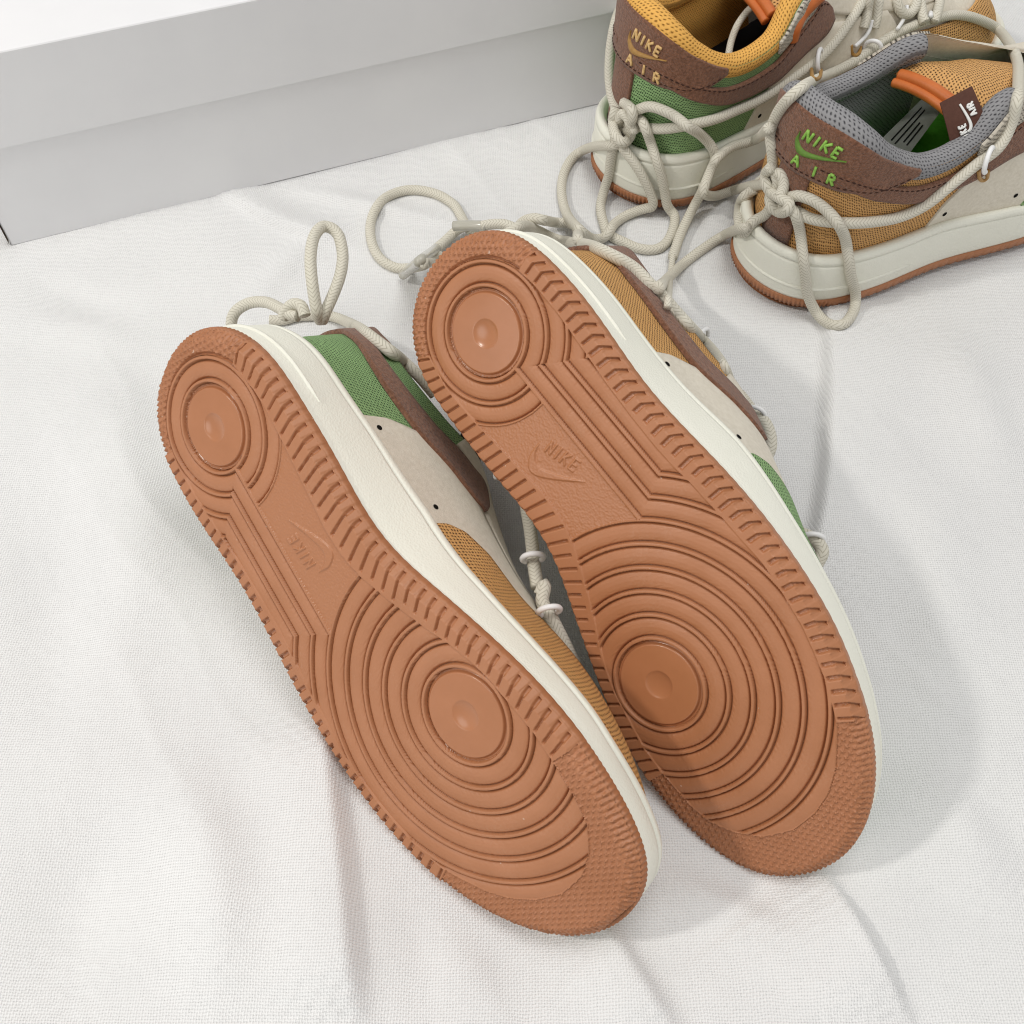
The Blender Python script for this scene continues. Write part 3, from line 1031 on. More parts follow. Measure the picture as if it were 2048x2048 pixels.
class Shoe:
    def __init__(self, foot, label, group, mat4, scale=1.0):
        self.foot = foot
        self.sy = 1.0 if foot == 'left' else -1.0
        self.text_shift = 13.0 if foot == 'left' else 8.0
        self.k = 0.001 * scale
        self.root = bpy.data.objects.new('sneaker', None)
        C.objects.link(self.root)
        self.root.matrix_world = mat4
        self.mw = np.array(mat4)
        tag(self.root, label, 'sneaker', group)

    def cv(self, V):
        V = np.asarray(V, float)
        return V * np.array([self.k, self.k * self.sy, self.k])

    def add(self, name, V, F, mats, uv=None, parent=None, bv=False, smooth=True, flip=False, matidx=None):
        Vc = self.cv(V)
        me = mesh_np(name, Vc, F, uv=uv, mats=mats, flip=(flip != (self.sy < 0)), smooth=smooth, matidx=matidx)
        o = obj(name, me, parent or self.root)
        if bv:
            W = Vc @ self.mw[:3, :3].T + self.mw[:3, 3]
            BV.append((W, np.asarray(F)))
        return o

    # -------- parts
    def outsole(self, detail):
        # side wall
        n = NO
        tt_ = tooth(np.arange(n))
        x = OUT[:, 0]
        ze = np.where((x > 185) | (x < -14), 4.2, 4.2) + spring(x)
        rows = []
        for off, z in ((-6.0, ze * 0 + 6.5 + spring(x)), (-1.6, ze + 0.9), (0.0, ze + 0.02), (0.15, ze + 2.0), (0.1, 8.2 + spring(x)), (-0.3, 8.8 + spring(x)), (-4.0, 9.0 + spring(x))):
            tk = tt_ if -1 < off else tt_ * 0 + 0
            if off in (0.1, -0.3):
                tk = tt_ * 0.35
            rows.append(np.c_[OUT + ON * (off - tk)[:, None], z])
        V = np.stack(rows, 1).reshape(-1, 3)
        F = grid_faces(n, len(rows), True)
        sole = self.add('outsole', V, F[:, ::-1], [M['rubber']], bv=False)
        # coarse version for draping
        cs = OUT[::16]
        m_ = len(cs)
        Vc = np.vstack([np.c_[cs, np.full(m_, 0.5)], np.c_[cs + ON[::16] * 0.5, np.full(m_, 9)], [[90, 15, 0.3]]])
        Fc = [(i, (i + 1) % m_, m_ + (i + 1) % m_, m_ + i) for i in range(m_)] + [(i, (i + 1) % m_, 2 * m_, 2 * m_) for i in range(m_)]
        W = self.cv(Vc) @ self.mw[:3, :3].T + self.mw[:3, 3]
        BV.append((W, np.array(Fc)))
        if not detail:
            Vb = np.vstack([np.c_[OUT[::8] - ON[::8] * 1.6, np.full(n // 8, 3.5)], [[90, 15, 1.0]]])
            k = n // 8
            Fb = [(i, (i + 1) % k, k) for i in range(k)]
            self.add('tread_base', Vb, np.array(Fb), [M['rubber']], parent=sole)
            return sole
        f = FIELD
        z = f['z'].copy()
        lg = logo_height(f['x'], f['y'], self.foot) * f['arch']
        z = np.where(lg > 0, z * (1 - lg) + (0.02 + spring(f['x'])) * lg, z)
        V = np.c_[f['x'], f['y'], z]
        F = f['F']
        reg = f['reg'][F[:, 0]]
        slot = f['slot'][F].sum(1) >= 3
        order = np.argsort(reg, kind='stable')
        rs = reg[order]
        cuts = np.r_[0, np.where(np.diff(rs))[0] + 1, len(rs)]
        for a, b in zip(cuts[:-1], cuts[1:]):
            ids = order[a:b]
            r = rs[a]
            fs = F[ids]
            uq, inv = np.unique(fs, return_inverse=True)
            fs2 = inv.reshape(-1, 4)
            if len(ids) < 8:
                nm, mt = 'tread_ring', [M['rubber']]
            elif r == 900:
                nm, mt = 'arch_pad', [M['rubber_grain']]
            elif r == 910:
                nm, mt = 'heel_pivot_disc', [M['rubber_smooth']]
            elif r == 911:
                nm, mt = 'forefoot_pivot_disc', [M['rubber_smooth']]
            elif r == 920:
                nm, mt = 'star_tread_toe', [M['rubber']]
            elif r == 921:
                nm, mt = 'star_tread_heel', [M['rubber']]
            elif r >= 2000:
                nm, mt = 'edge_lug', [M['rubber'], M['rubber_slot']]
            else:
                nm, mt = 'tread_ring', [M['rubber']]
            mi = slot[ids].astype(int) if r >= 2000 else None
            self.add(nm, V[uq], fs2, mt, parent=sole, matidx=mi)
        return sole

    def midsole(self):
        x, y = OUT[:, 0], OUT[:, 1]
        fl = arch_flare(x, y)
        zt = ztop_mid(x)
        zb = 8.6 + spring(x)
        rows = []
        prof = [(0.0, -5.0), (0.0, -0.9), (0.06, -0.55), (0.3, -0.4), (0.55, -0.5)]
        for fr_, off in prof:
            rows.append(np.c_[OUT + ON * (off + fl * fr_)[:, None], zb + (zt - zb) * fr_])
        # bead below the top edge, cut off by a thin seam
        for dz, off, ff in ((-6.2, -0.6, 0.8), (-5.2, -0.75, 0.85), (-4.9, -1.35, 0.86), (-4.5, -1.35, 0.87), (-4.2, -0.8, 0.88), (-2.6, -0.75, 0.94), (-0.9, -1.3, 1.0), (-0.2, -2.1, 1.0), (0.0, -3.2, 1.0), (-0.4, -5.0, 1.0), (-4.0, -7.0, 1.0)):
            rows.append(np.c_[OUT + ON * (off + fl * ff)[:, None], zt + dz])
        V = np.stack(rows, 1)
        V[:, 5:13, 2] += 0.35 * (vnoise(np.arange(NO) * 0.02, np.zeros(NO), 31) - 0.5)[:, None] * 2
        V[::1] = V
        o = self.add('midsole', V[::2].reshape(-1, 3), grid_faces(NO // 2, len(rows), True)[:, ::-1], [M['midsole']], bv=True)
        # raised rib round the heel
        for sgn, IDX in ((1, IDX_L), (-1, IDX_M)):
            pass
        il = IDX_L[:int(len(IDX_L) * 0.27)][::-1]
        im = IDX_M[1:int(len(IDX_M) * 0.27)]
        idx = np.r_[il, im]
        n = len(idx)
        e = np.minimum(np.arange(n), np.arange(n)[::-1])
        tp = np.minimum(1, e / 14.0)
        zc = 16.5 + spring(OUT[idx, 0])
        flr = fl[idx] * 0.3
        rows = []
        for dz, off in ((-1.1, -0.9), (-0.5, 0.35), (0.25, 0.45), (0.9, -0.9)):
            rows.append(np.c_[OUT[idx] + ON[idx] * (flr + np.where(off > 0, off * tp, off))[:, None], zc + dz * tp])
        V = np.stack(rows, 1)
        self.add('raised_rib', V.reshape(-1, 3), grid_faces(n, 4), [M['midsole']], parent=o)
        return o

    def panel(self, name, us, v0, v1, off, mat, nv=10, thick=1.4, parent=None, bv=False, cap=True):
        us = np.asarray(us, float)
        v0 = np.asarray(v0, float)
        v1 = np.asarray(v1, float)
        n = len(us)
        if cap:
            ui = np.r_[us[0], us, us[-1]]
            a = np.r_[v0[0], v0, v0[-1]]
            b = np.r_[v1[0], v1, v1[-1]]
        else:
            ui, a, b = us, v0, v1
        t = np.r_[0, np.linspace(0, 1, nv), 1]
        U = np.repeat(ui[:, None], len(t), 1)
        Vv = a[:, None] + (b - a)[:, None] * t[None]
        O = np.full(U.shape, off)
        O[:, 0] = O[:, -1] = off - thick
        if cap:
            O[0, :] = O[-1, :] = off - thick
        # rounded rim
        P = S(U.ravel(), np.clip(Vv.ravel(), 0, 1), O.ravel())
        uv = np.stack([U.ravel() * 0.33, Vv.ravel() * 0.075], 1)
        F = grid_faces(U.shape[0], U.shape[1])
        # orientation
        q = P.reshape(U.shape + (3,))
        i, j = U.shape[0] // 2, U.shape[1] // 2
        nrm = np.cross(q[i + 1, j] - q[i, j], q[i, j + 1] - q[i, j])
        cc = q[i, j] - np.array([np.clip(q[i, j, 0], -5, 190), yc_of(q[i, j, 0]), 42.0])
        if (nrm * cc).sum() < 0:
            F = F[:, ::-1]
        return self.add(name, P, F, [mat], uv=uv, parent=parent, bv=bv)

    def tube(self, name, P, r, mat, parent=None, seg=8, mm=True):
        P = np.asarray(P, float)
        V, F, uv = tube_mesh(P, r, seg)
        return self.add(name, V, F, [mat], uv=uv, parent=parent)

    def stitch(self, name, us, vs, off, parent, step=3.0, mat='dark_thread'):
        P = S(us, vs, off)
        P, L = resample(P, step=step)
        D = np.gradient(P, axis=0)
        D /= np.linalg.norm(D, axis=1)[:, None] + 1e-9
        Vs, Fs = [], []
        for p, d in zip(P, D):
            a, b = p - d * step * 0.32, p + d * step * 0.32
            k = len(Vs) * 1
            V, F, _ = tube_mesh(np.array([a, p, b]), np.array([0.15, 0.38, 0.15]), 5)
            Fs.append(F + sum(len(v) for v in Vs))
            Vs.append(V)
        o = self.add(name, np.vstack(Vs), np.vstack(Fs), [M[mat]], parent=parent)
        return o

    def upper(self, A, B, lining, insole, heel_thread, heel_thread2, full):
        k = lambda u, xs, ys: np.interp(u, xs, ys)
        sgns = (1, -1)
        # heel quarter in knit A wraps the whole back
        us = np.linspace(-0.52, 0.52, 150)
        heel_q = self.panel('heel_quarter', us, us * 0, us * 0 + 1, 0.0, M[A], nv=26, thick=0.0, bv=True, cap=False)
        us = np.linspace(0.46, 1.54, 150)
        vamp = self.panel('toe_box', us, us * 0, us * 0 + 1, -0.25, M['beige'], nv=30, thick=0.0, bv=True, cap=False)
        # beige mid panels, one per side
        for sg in sgns:
            us = np.linspace(0.335, 0.70, 60)
            v0 = us * 0 - 0.0
            v1 = k(us, [0.335, 0.355, 0.40, 0.55, 0.70], [0.02, 0.30, 0.58, 0.66, 0.68])
            mp_ = self.panel('mid_panel', us * sg, v0, v1, 1.1, M['beige'], nv=12)
            for (uu, vv) in ((0.365, 0.16), (0.475, 0.14)):
                self.vent(uu * sg, vv, 1.15, mp_)
        # toe guard in knit B
        us = np.r_[np.linspace(0.492, 1.508, 170)]
        au = np.minimum(us, 2 - us)
        v1 = k(au, [0.492, 0.505, 0.53, 0.58, 0.70, 0.85, 1.0], [0.02, 0.14, 0.24, 0.33, 0.42, 0.44, 0.45])
        self.panel('toe_guard', us, us * 0, v1, 1.8, M[B], nv=14, bv=True)
        # swooshes
        for sg in sgns:
            us = np.linspace(0.03, 0.535, 90)
            lo = k(us, [0.03, 0.10, 0.20, 0.30, 0.40, 0.47, 0.51, 0.535], [0.62, 0.61, 0.57, 0.52, 0.49, 0.52, 0.59, 0.69])
            hi = k(us, [0.03, 0.10, 0.20, 0.30, 0.40, 0.46, 0.49, 0.52, 0.535], [0.67, 0.69, 0.73, 0.75, 0.75, 0.78, 0.87, 0.88, 0.79])
            lo, hi = _smooth1(lo, 6), _smooth1(hi, 6)
            sw = self.panel('side_flash', us * sg, lo, hi, 2.3, M['brown'], nv=9, thick=2.0, bv=True)
            if full:
                self.stitch('stitching', us[4:-3] * sg, hi[4:-3] - 0.025, 2.45, sw)
        # eyestays
        for sg in sgns:
            us = np.linspace(0.425, 0.93, 70)
            lo = k(us, [0.425, 0.46, 0.52, 0.70, 0.93], [0.84, 0.80, 0.74, 0.66, 0.68])
            self.panel('eyestay', us * sg, lo, us * 0 + 0.985, 1.0, M['beige'], nv=8, thick=1.4)
            if not full:
                continue
            us = np.linspace(0.385, 0.50, 26)
            self.panel('collar_patch', us * sg, k(us, [0.385, 0.44, 0.5], [0.84, 0.78, 0.84]), us * 0 + 0.99, 2.1, M['tweed'], nv=8, thick=1.6)
        # heel counter
        us = np.linspace(-0.255, 0.255, 110)
        au = np.abs(us)
        lo = _smooth1(k(au, [0, 0.10, 0.17, 0.22, 0.255], [0.53, 0.55, 0.62, 0.74, 0.92]), 10)
        hc = self.panel('heel_counter', us, lo, us * 0 + 0.985, 2.1, M['brown'], nv=18, thick=2.0, bv=True)
        us2 = np.linspace(-0.035, 0.035, 14)
        self.panel('backstay', us2, us2 * 0 + 0.02, us2 * 0 + 0.58, 1.5, M['brown'], nv=8)
        if full:
            self.stitch('stitching', us[4:-4], lo[4:-4] + 0.028, 2.25, hc)
        # collar roll and lining
        uu = np.linspace(-0.475, 0.475, 160)
        T = top_pt(uu)
        Bp, Nn = base_pt(uu)
        inn = np.c_[T[:, :2] - np.c_[np.clip(T[:, 0], 0, 45), yc_of(T[:, 0])], np.zeros(len(T))]
        inn = -inn / (np.linalg.norm(inn, axis=1)[:, None] + 1e-6)
        cen_ = T + inn * (5.2 if full else 8.5) - np.array([0, 0, 3.0 if full else 6.0])
        R = 5.6 + 1.2 * np.exp(-((uu) / 0.25) ** 2)
        Vt, Ft, uvt = tube_mesh(cen_, R, 20)
        uvt = np.stack([uvt[:, 1] * 0.001, uvt[:, 0] * 0.035], 1)
        self.add('collar', Vt, Ft, [M[lining]], uv=uvt, bv=True)
        rows = []
        nr = 14
        for i in range(nr):
            t = i / (nr - 1)
            bulge = math.sin(math.pi * min(1, t * 1.25)) * 3.0
            low = np.c_[Bp[:, :2] - Nn[:, :2] * 7.0, np.full(len(uu), 38.0)]
            hi_ = T + inn * 6.0 - np.array([0, 0, 2.0])
            P = hi_ * (1 - t) + low * t + inn * bulge
            rows.append(P)
        Vl = np.stack(rows, 1)
        uvl = np.stack([np.repeat(uu[:, None], nr, 1).ravel() * 0.33, np.repeat(np.linspace(0, 1, nr)[None], len(uu), 0).ravel() * 0.065], 1)
        lin = self.add('lining', Vl.reshape(-1, 3), grid_faces(len(uu), nr), [M[lining]], uv=uvl)
        # insole
        ui = np.linspace(-0.75, 0.75, 120)
        bi, ni = base_pt(ui)
        P = np.c_[bi[:, :2] - ni[:, :2] * 6.5, np.full(len(ui), 39.0)]
        Pc = np.c_[np.clip(P[:, 0], 0, 130), yc_of(P[:, 0]), np.full(len(ui), 37.5)]
        Vi = np.stack([P, Pc], 1)
        self.add('insole', Vi.reshape(-1, 3), grid_faces(len(ui), 2), [M[insole]])
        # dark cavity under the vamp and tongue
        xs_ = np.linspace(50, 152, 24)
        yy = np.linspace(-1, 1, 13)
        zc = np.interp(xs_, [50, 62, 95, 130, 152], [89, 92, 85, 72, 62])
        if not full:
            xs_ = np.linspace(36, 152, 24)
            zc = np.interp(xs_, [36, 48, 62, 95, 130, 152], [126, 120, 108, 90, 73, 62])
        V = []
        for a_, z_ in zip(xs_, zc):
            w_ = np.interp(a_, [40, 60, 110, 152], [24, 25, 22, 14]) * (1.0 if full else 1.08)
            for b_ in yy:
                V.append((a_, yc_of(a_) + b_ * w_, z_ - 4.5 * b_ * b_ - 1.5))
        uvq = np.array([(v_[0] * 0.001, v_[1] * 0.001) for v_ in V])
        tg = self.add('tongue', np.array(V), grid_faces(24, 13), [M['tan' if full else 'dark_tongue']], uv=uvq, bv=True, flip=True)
        if full:
            e = np.array(V[:13])
            e = catmull(e[1:10] + np.array([-1.0, 0, 0.6]), 6)
            for dx, dz, rr in ((0, 0, 2.9), (-3.2, -2.8, 2.3)):
                self.tube('tongue_trim', e + np.array([dx, 0, dz]), rr, M['orange_trim'], parent=tg, seg=12)
        return hc, tg

    def vent(self, u, v, off, parent):
        P = S(np.array([u]), np.array([v]), off)[0]
        Q = S(np.array([u + 0.002]), np.array([v]), off)[0]
        R_ = S(np.array([u]), np.array([v + 0.01]), off)[0]
        a = (Q - P) / np.linalg.norm(Q - P)
        n = np.cross(a, R_ - P)
        n /= np.linalg.norm(n)
        cc = P - np.array([P[0], yc_of(P[0]), 42.0])
        if (n * cc).sum() < 0:
            n = -n
        b = np.cross(n, a)
        th = np.linspace(0, 2 * np.pi, 12, endpoint=False)
        ring = [P + 1.25 * (a * math.cos(t) + b * math.sin(t)) + n * 0.12 for t in th]
        V = np.array(ring + [P + n * 0.02])
        F = np.array([(i, (i + 1) % 12, 12) for i in range(12)])
        self.add('vent_hole', V, F, [M['hole']], parent=parent)

    def heel_text(self, parent, th, th2):
        """embroidered word, check mark and second word on the heel counter"""
        rd = 1.0 if self.foot == 'right' else -1.0

        def mp_(P, off):
            P = np.asarray(P)
            P = P * 0.68 + np.array([self.text_shift, 0.0])
            return S(rd * P[:, 0] / 205.0, 0.765 + P[:, 1] / 66.0, off)
        st, w = strokes('NIKE', 8.2, 0.22)
        for a, b in st:
            A_, B_ = np.array(a) + [-w / 2, 2.5], np.array(b) + [-w / 2, 2.5]
            L = np.linspace(0, 1, 5)[:, None]
            self.tube('embroidered_letter', mp_(A_ * (1 - L) + B_ * L, 2.5), 0.72, M[th], parent, 6)
        lo, hi = swoosh_curves(31.0, 8)
        lo, hi = resample(lo, n=40)[0], resample(hi, n=40)[0]
        off = np.array([-15.5, -9.5])
        V, F = [], []
        for i in range(40):
            for t, o_ in ((0, 2.05), (0.12, 2.75), (0.5, 3.1), (0.88, 2.75), (1, 2.05)):
                V.append(list(lo[i] * (1 - t) + hi[i] * t + off) + [o_])
        V = np.array(V)
        P = S(rd * (V[:, 0] * 0.68 + self.text_shift) / 205.0, 0.765 + V[:, 1] * 0.68 / 66.0, V[:, 2])
        self.add('embroidered_check', P, grid_faces(40, 5), [M[th2]], parent=parent, flip=(rd < 0))
        for ch, cx in (('A', -14), ('i', -1.5), ('R', 9)):
            st, w = strokes(ch, 7.2)
            for a, b in st:
                A_, B_ = np.array(a) + [cx, -17.5], np.array(b) + [cx, -17.5]
                L = np.linspace(0, 1, 5)[:, None]
                self.tube('embroidered_letter', mp_(A_ * (1 - L) + B_ * L, 2.5), 0.72, M[th], parent, 6)


def tube_mesh(P, r, seg, braid=None, capped=True):
    P = np.asarray(P, float)
    n = len(P)
    Tn = np.gradient(P, axis=0)
    Tn /= np.linalg.norm(Tn, axis=1)[:, None] + 1e-12
    up = np.array([0.3, 0.2, 1.0])
    if abs(Tn[0] @ up) > 0.95 * np.linalg.norm(up):
        up = np.array([1.0, 0, 0])
    a = np.cross(Tn[0], up)
    a /= np.linalg.norm(a)
    As = [a]
    for i in range(1, n):
        a = As[-1] - Tn[i] * (As[-1] @ Tn[i])
        a /= np.linalg.norm(a) + 1e-12
        As.append(a)
    As = np.array(As)
    Bs = np.cross(Tn, As)
    th = np.linspace(0, 2 * np.pi, seg, endpoint=False)
    L = np.r_[0, np.cumsum(np.linalg.norm(np.diff(P, axis=0), axis=1))]
    R = np.broadcast_to(np.reshape(r, (-1, 1)) if np.ndim(r) else np.full((n, 1), r), (n, seg)).copy()
    if braid is not None:
        R *= braid(L[:, None], th[None, :])
    if capped:
        P = np.vstack([P[:1], P, P[-1:]])
        As, Bs, L = np.vstack([As[:1], As, As[-1:]]), np.vstack([Bs[:1], Bs, Bs[-1:]]), np.r_[L[0], L, L[-1]]
        R = np.vstack([R[:1] * 0.02, R, R[-1:] * 0.02])
        n += 2
    V = P[:, None] + R[..., None] * (As[:, None] * np.cos(th)[None, :, None] + Bs[:, None] * np.sin(th)[None, :, None])
    a_ = np.arange(n * seg).reshape(n, seg)
    b_ = np.roll(a_, -1, 1)
    F = np.stack([a_[:-1], b_[:-1], b_[1:], a_[1:]], -1).reshape(-1, 4)
    V = V.reshape(-1, 3)
    uv = np.stack([np.broadcast_to(th / (2 * np.pi), (n, seg)).ravel(), np.broadcast_to(L[:, None], (n, seg)).ravel()], 1)
    return V, F, uv


def mat_from(R, t):
    m4 = Matrix.Identity(4)
    for i in range(3):
        for j in range(3):
            m4[i][j] = float(R[i][j])
        m4[i][3] = float(t[i])
    return m4


def orth(R):
    u, s, v = np.linalg.svd(np.array(R))
    return u @ v


ML = mat_from(orth([[0.66603, -0.51903, 0.53574], [-0.7258, -0.28524, 0.62598], [-0.17209, -0.80576, -0.56669]]), [-0.11685, 0.2464, 0.08426])
MR = mat_from(orth([[0.44054, -0.72672, 0.52707], [-0.77194, -0.00693, 0.63566], [-0.45829, -0.6869, -0.56404]]), [-0.01058, 0.27308, 0.10863])


def flat_pose(ang, x, y, z=0.0):
    c, s = math.cos(ang), math.sin(ang)
    return mat_from([[c, -s, 0], [s, c, 0], [0, 0, 1]], [x, y, z])


MBL = flat_pose(0.4308, 0.0871, 0.5066)
MBR = flat_pose(0.6457, 0.1606, 0.4268)

shoeL = Shoe('left', 'upturned sneaker with green heel knit and tan toe, sole showing, nearest the left', 'upturned front sneakers', ML)
shoeR = Shoe('right', 'upturned sneaker with tan heel knit and green toe, leaning on the green-heeled one', 'upturned front sneakers', MR)
shoeBL = Shoe('left', 'upright sneaker with green knit heel and gold lining beside the box', 'upright back sneakers', MBL, 1.05)
shoeBR = Shoe('right', 'upright sneaker with tan knit heel, grey lining and lime embroidery at the right', 'upright back sneakers', MBR, 1.05)

for sh, A, B, lin, ins, det in ((shoeL, 'green', 'tan', 'gold_lining', 'dark', True), (shoeR, 'tan', 'green', 'grey_lining', 'dark', True),
                                (shoeBL, 'green', 'tan', 'gold_lining', 'dark', False), (shoeBR, 'tan', 'green', 'grey_lining', 'insole_green', False)):
    sh.outsole(det)
    sh.midsole()
    hc, tg = sh.upper(A, B, lin, ins, None, None, not det)
    if not det:
        if sh.foot == 'left':
            sh.heel_text(hc, 'gold_thread', 'gold_thread_dull')
        else:
            sh.heel_text(hc, 'green_thread', 'green_thread_dull')
    sh.tongue_obj = tg
    print('shoe', sh.foot, round(time.time() - T0, 1))

# ------------------------------------------------------------------ laces, traced over the shapes they rest on
LR = 0.00268


def make_bvh():
    Vs, Fs, k = [], [], 0
    for V, F in BV:
        Vs.append(V)
        Fs.append(np.asarray(F) + k)
        k += len(V)
    V = np.vstack(Vs)
    F = []
    for f in Fs:
        F += f.tolist()
    return BVHTree.FromPolygons(V.tolist(), F)


tree = make_bvh()
print('bvh', round(time.time() - T0, 1))


def drape(pts, r=LR, smooth=5, lift=0.0):
    """picture points (x, y[, height]) -> 3D path lying on whatever is under them"""
    P2 = np.array([p[:2] for p in pts], float)
    Zs = [p[2] if len(p) > 2 else None for p in pts]
    dense = catmull(P2, 8)
    n = len(dense)
    zk = np.full(n, np.nan)
    for i, z in enumerate(Zs):
        if z is not None:
            zk[min(i * 8, n - 1)] = z
    ts = np.empty(n)
    rays = np.array([ray(x, y) for x, y in dense])
    rl = np.linalg.norm(rays, axis=1)
    expl = np.zeros(n, bool)
    for i in range(n):
        hit = tree.ray_cast(Vector(CO), Vector(rays[i]).normalized())
        t = hit[3] / rl[i] if hit[0] is not None else (-CAMH / rays[i][2])
        ts[i] = t - (r * 1.05 + lift) / rl[i]
    hard = ts.copy()
    if not np.isnan(zk).all():
        ki = np.where(~np.isnan(zk))[0]
        tk = (zk[ki] - CAMH) / rays[ki, 2]
        # explicit heights win between two neighbouring explicit points
        for a, b in zip(ki[:-1], ki[1:]):
            if b - a <= 8:
                ts[a:b + 1] = np.interp(np.arange(a, b + 1), [a, b], [(zk[a] - CAMH) / rays[a, 2], (zk[b] - CAMH) / rays[b, 2]])
                expl[a:b + 1] = True
        for i, t in zip(ki, tk):
            ts[i] = t
            expl[i] = True
    t2 = ts.copy()
    for _ in range(smooth * 4):
        t2 = np.r_[t2[0], 0.25 * t2[:-2] + 0.5 * t2[1:-1] + 0.25 * t2[2:], t2[-1]]
        t2 = np.where(expl, ts, np.minimum(t2, hard))
    for _ in range(6):
        t2 = np.r_[t2[0], 0.25 * t2[:-2] + 0.5 * t2[1:-1] + 0.25 * t2[2:], t2[-1]]
    return CO + rays * t2[:, None]


def braid_fn(r):
    def f(L, th):
        c = th / (2 * np.pi) * 6
        col = np.floor(c)
        fr = c - col
        sl = (col % 2) * 2 - 1
        h = np.abs(np.cos(np.pi * (L / 0.0018 + sl * (fr - 0.5) * 1.5)))
        edge = np.abs(fr - 0.5) * 2
        return 0.965 + 0.075 * h ** 0.6 * (1 - 0.35 * edge ** 3)
    return f


def into(parent, W):
    mi = parent.matrix_world.inverted()
    A = np.array(mi)
    return W @ A[:3, :3].T + A[:3, 3]


def lace(shoe, pts, name='lace', r=LR, smooth=5, lift=0.0, bv=True, path=None, taper=None, mat='lace', braid=True):
    global tree
    W = drape(pts, r, smooth, lift) if path is None else np.asarray(path, float)
    W = resample(catmull(resample(W, step=0.004)[0], 6), step=0.0005)[0]
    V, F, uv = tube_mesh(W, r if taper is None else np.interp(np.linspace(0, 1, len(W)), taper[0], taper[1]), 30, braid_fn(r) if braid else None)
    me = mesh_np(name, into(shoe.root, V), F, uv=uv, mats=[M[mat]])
    o = obj(name, me, shoe.root)
    if bv:
        Wc = resample(W, step=0.003)[0]
        Vc, Fc, _ = tube_mesh(Wc, r, 6)
        BV.append((Vc, Fc))
        tree = make_bvh() if False else tree
    return o, W


def refresh():
    global tree
    tree = make_bvh()


def ring(shoe, x, y, ang, rad=0.0042, r=0.0011, z=None, sq=0.65, name='cord_loop', lift=0.0):
    """small white cord loop standing round a lace at picture point x, y"""
    d = ray(x, y)
    if z is None:
        hit = tree.ray_cast(Vector(CO), Vector(d).normalized())
        p = np.array(hit[0]) - d / np.linalg.norm(d) * (0.0005 + lift)
    else:
        p = CO + d * ((z - CAMH) / d[2])
    a = CR * math.cos(ang) + CU * math.sin(ang)
    b = -CF * 0.8 + (-CR * math.sin(ang) + CU * math.cos(ang)) * sq * 0.6
    b /= np.linalg.norm(b)
    th = np.linspace(-0.25 * math.pi, 1.25 * math.pi, 28)
    P = np.array([p + rad * (a * math.cos(t) + b * math.sin(t)) for t in th])
    V, F, uv = tube_mesh(P, r, 8)
    me = mesh_np(name, into(shoe.root, V), F, uv=uv, mats=[M['white_loop']])
    return obj(name, me, shoe.root)


# --- front left sneaker
lace(shoeL, [(540, 640), (565, 640), (591, 633), (622, 631), (659, 632), (690, 642), (723, 660), (762, 689), (796, 714), (818, 733, .040), (842, 757, .036), (870, 790, .030)], lift=0.001)
refresh()
lace(shoeL, [(462, 650, .030), (466, 632, .034), (478, 617, .038), (503, 605, .042), (534, 605, .046), (560, 617, .050), (578, 628, .053), (596, 632, .054)])
lace(shoeL, [(566, 636, .050), (574, 619, .054), (591, 607, .058), (605, 615, .058), (610, 632, .056)], name='lace_knot')
lace(shoeL, [(640, 640, .050), (634, 622, .058), (625, 570, .066), (621, 518, .070), (628, 474, .070), (648, 453, .068), (674, 466, .066), (685, 505, .064), (682, 544, .062), (669, 583, .060), (651, 624, .056), (645, 640, .050)], name='lace_bow')
# --- front right sneaker
lace(shoeR, [(1010, 470, .05), (1050, 452, .05), (1112, 478), (1174, 490), (1224, 511), (1267, 536), (1298, 567), (1329, 598), (1348, 620), (1379, 654), (1410, 685), (1436, 718), (1455, 755, .03), (1470, 800, .03)], lift=0.001)
lace(shoeR, [(905, 535, .006), (880, 512, .006), (856, 524, .005), (827, 535), (790, 535), (758, 514), (742, 477), (744, 435), (768, 398), (816, 380), (869, 387), (906, 408), (921, 430), (935, 455, .008), (960, 480, .008)], name='lace_bow')
refresh()
_, W = lace(shoeR, [(866, 503), (880, 491), (897, 476), (912, 462), (935, 452, .018), (965, 458, .016)], lift=0.004)
lace(shoeR, [(806, 550), (824, 535), (848, 516), (874, 496)], name='aglet', r=0.0026, mat='aglet', braid=False, lift=0.004)
lace(shoeR, [(964, 452, .026), (990, 448, .028), (1017, 451, .030), (1045, 468, .030)], lift=0.004)
lace(shoeR, [(908, 452, .021), (930, 451, .023), (950, 451, .025), (974, 452, .0265)], name='aglet', r=0.0027, mat='aglet', braid=False, lift=0.006)
lace(shoeR, [(1026, 478, .022), (1042, 447, .028), (1065, 437, .034), (1090, 441, .036), (1112, 445), (1140, 447), (1154, 458), (1156, 480)], name='lace_knot', lift=0.004)
ring(shoeR, 1512, 828, -0.6, 0.0046, 0.0011, z=.028)
ring(shoeR, 1626, 1077, -0.2, 0.0044, 0.0011, z=.025)
lace(shoeR, [(1480, 790, .020), (1508, 826, .026), (1530, 846, .028), (1541, 876, .028), (1538, 904, .026), (1515, 940, .02)], r=0.0028, lift=0.0)
lace(shoeR, [(1590, 1062, .02), (1620, 1074, .024), (1638, 1088, .025), (1644, 1108, .025), (1625, 1140, .02)], r=0.0028)
refresh()
ring(shoeR, 1404, 678, 1.0, 0.0052, 0.0011)
# --- lacing bits between the two front sneakers
lace(shoeL, [(1050, 1000, .030), (1062, 1070, .034), (1068, 1130, .036), (1075, 1175, .036)], r=0.0027)
lace(shoeL, [(1080, 1190, .040), (1092, 1165, .042), (1085, 1205, .040), (1105, 1240, .038), (1130, 1290, .030), (1152, 1335, .018)], r=0.0027)

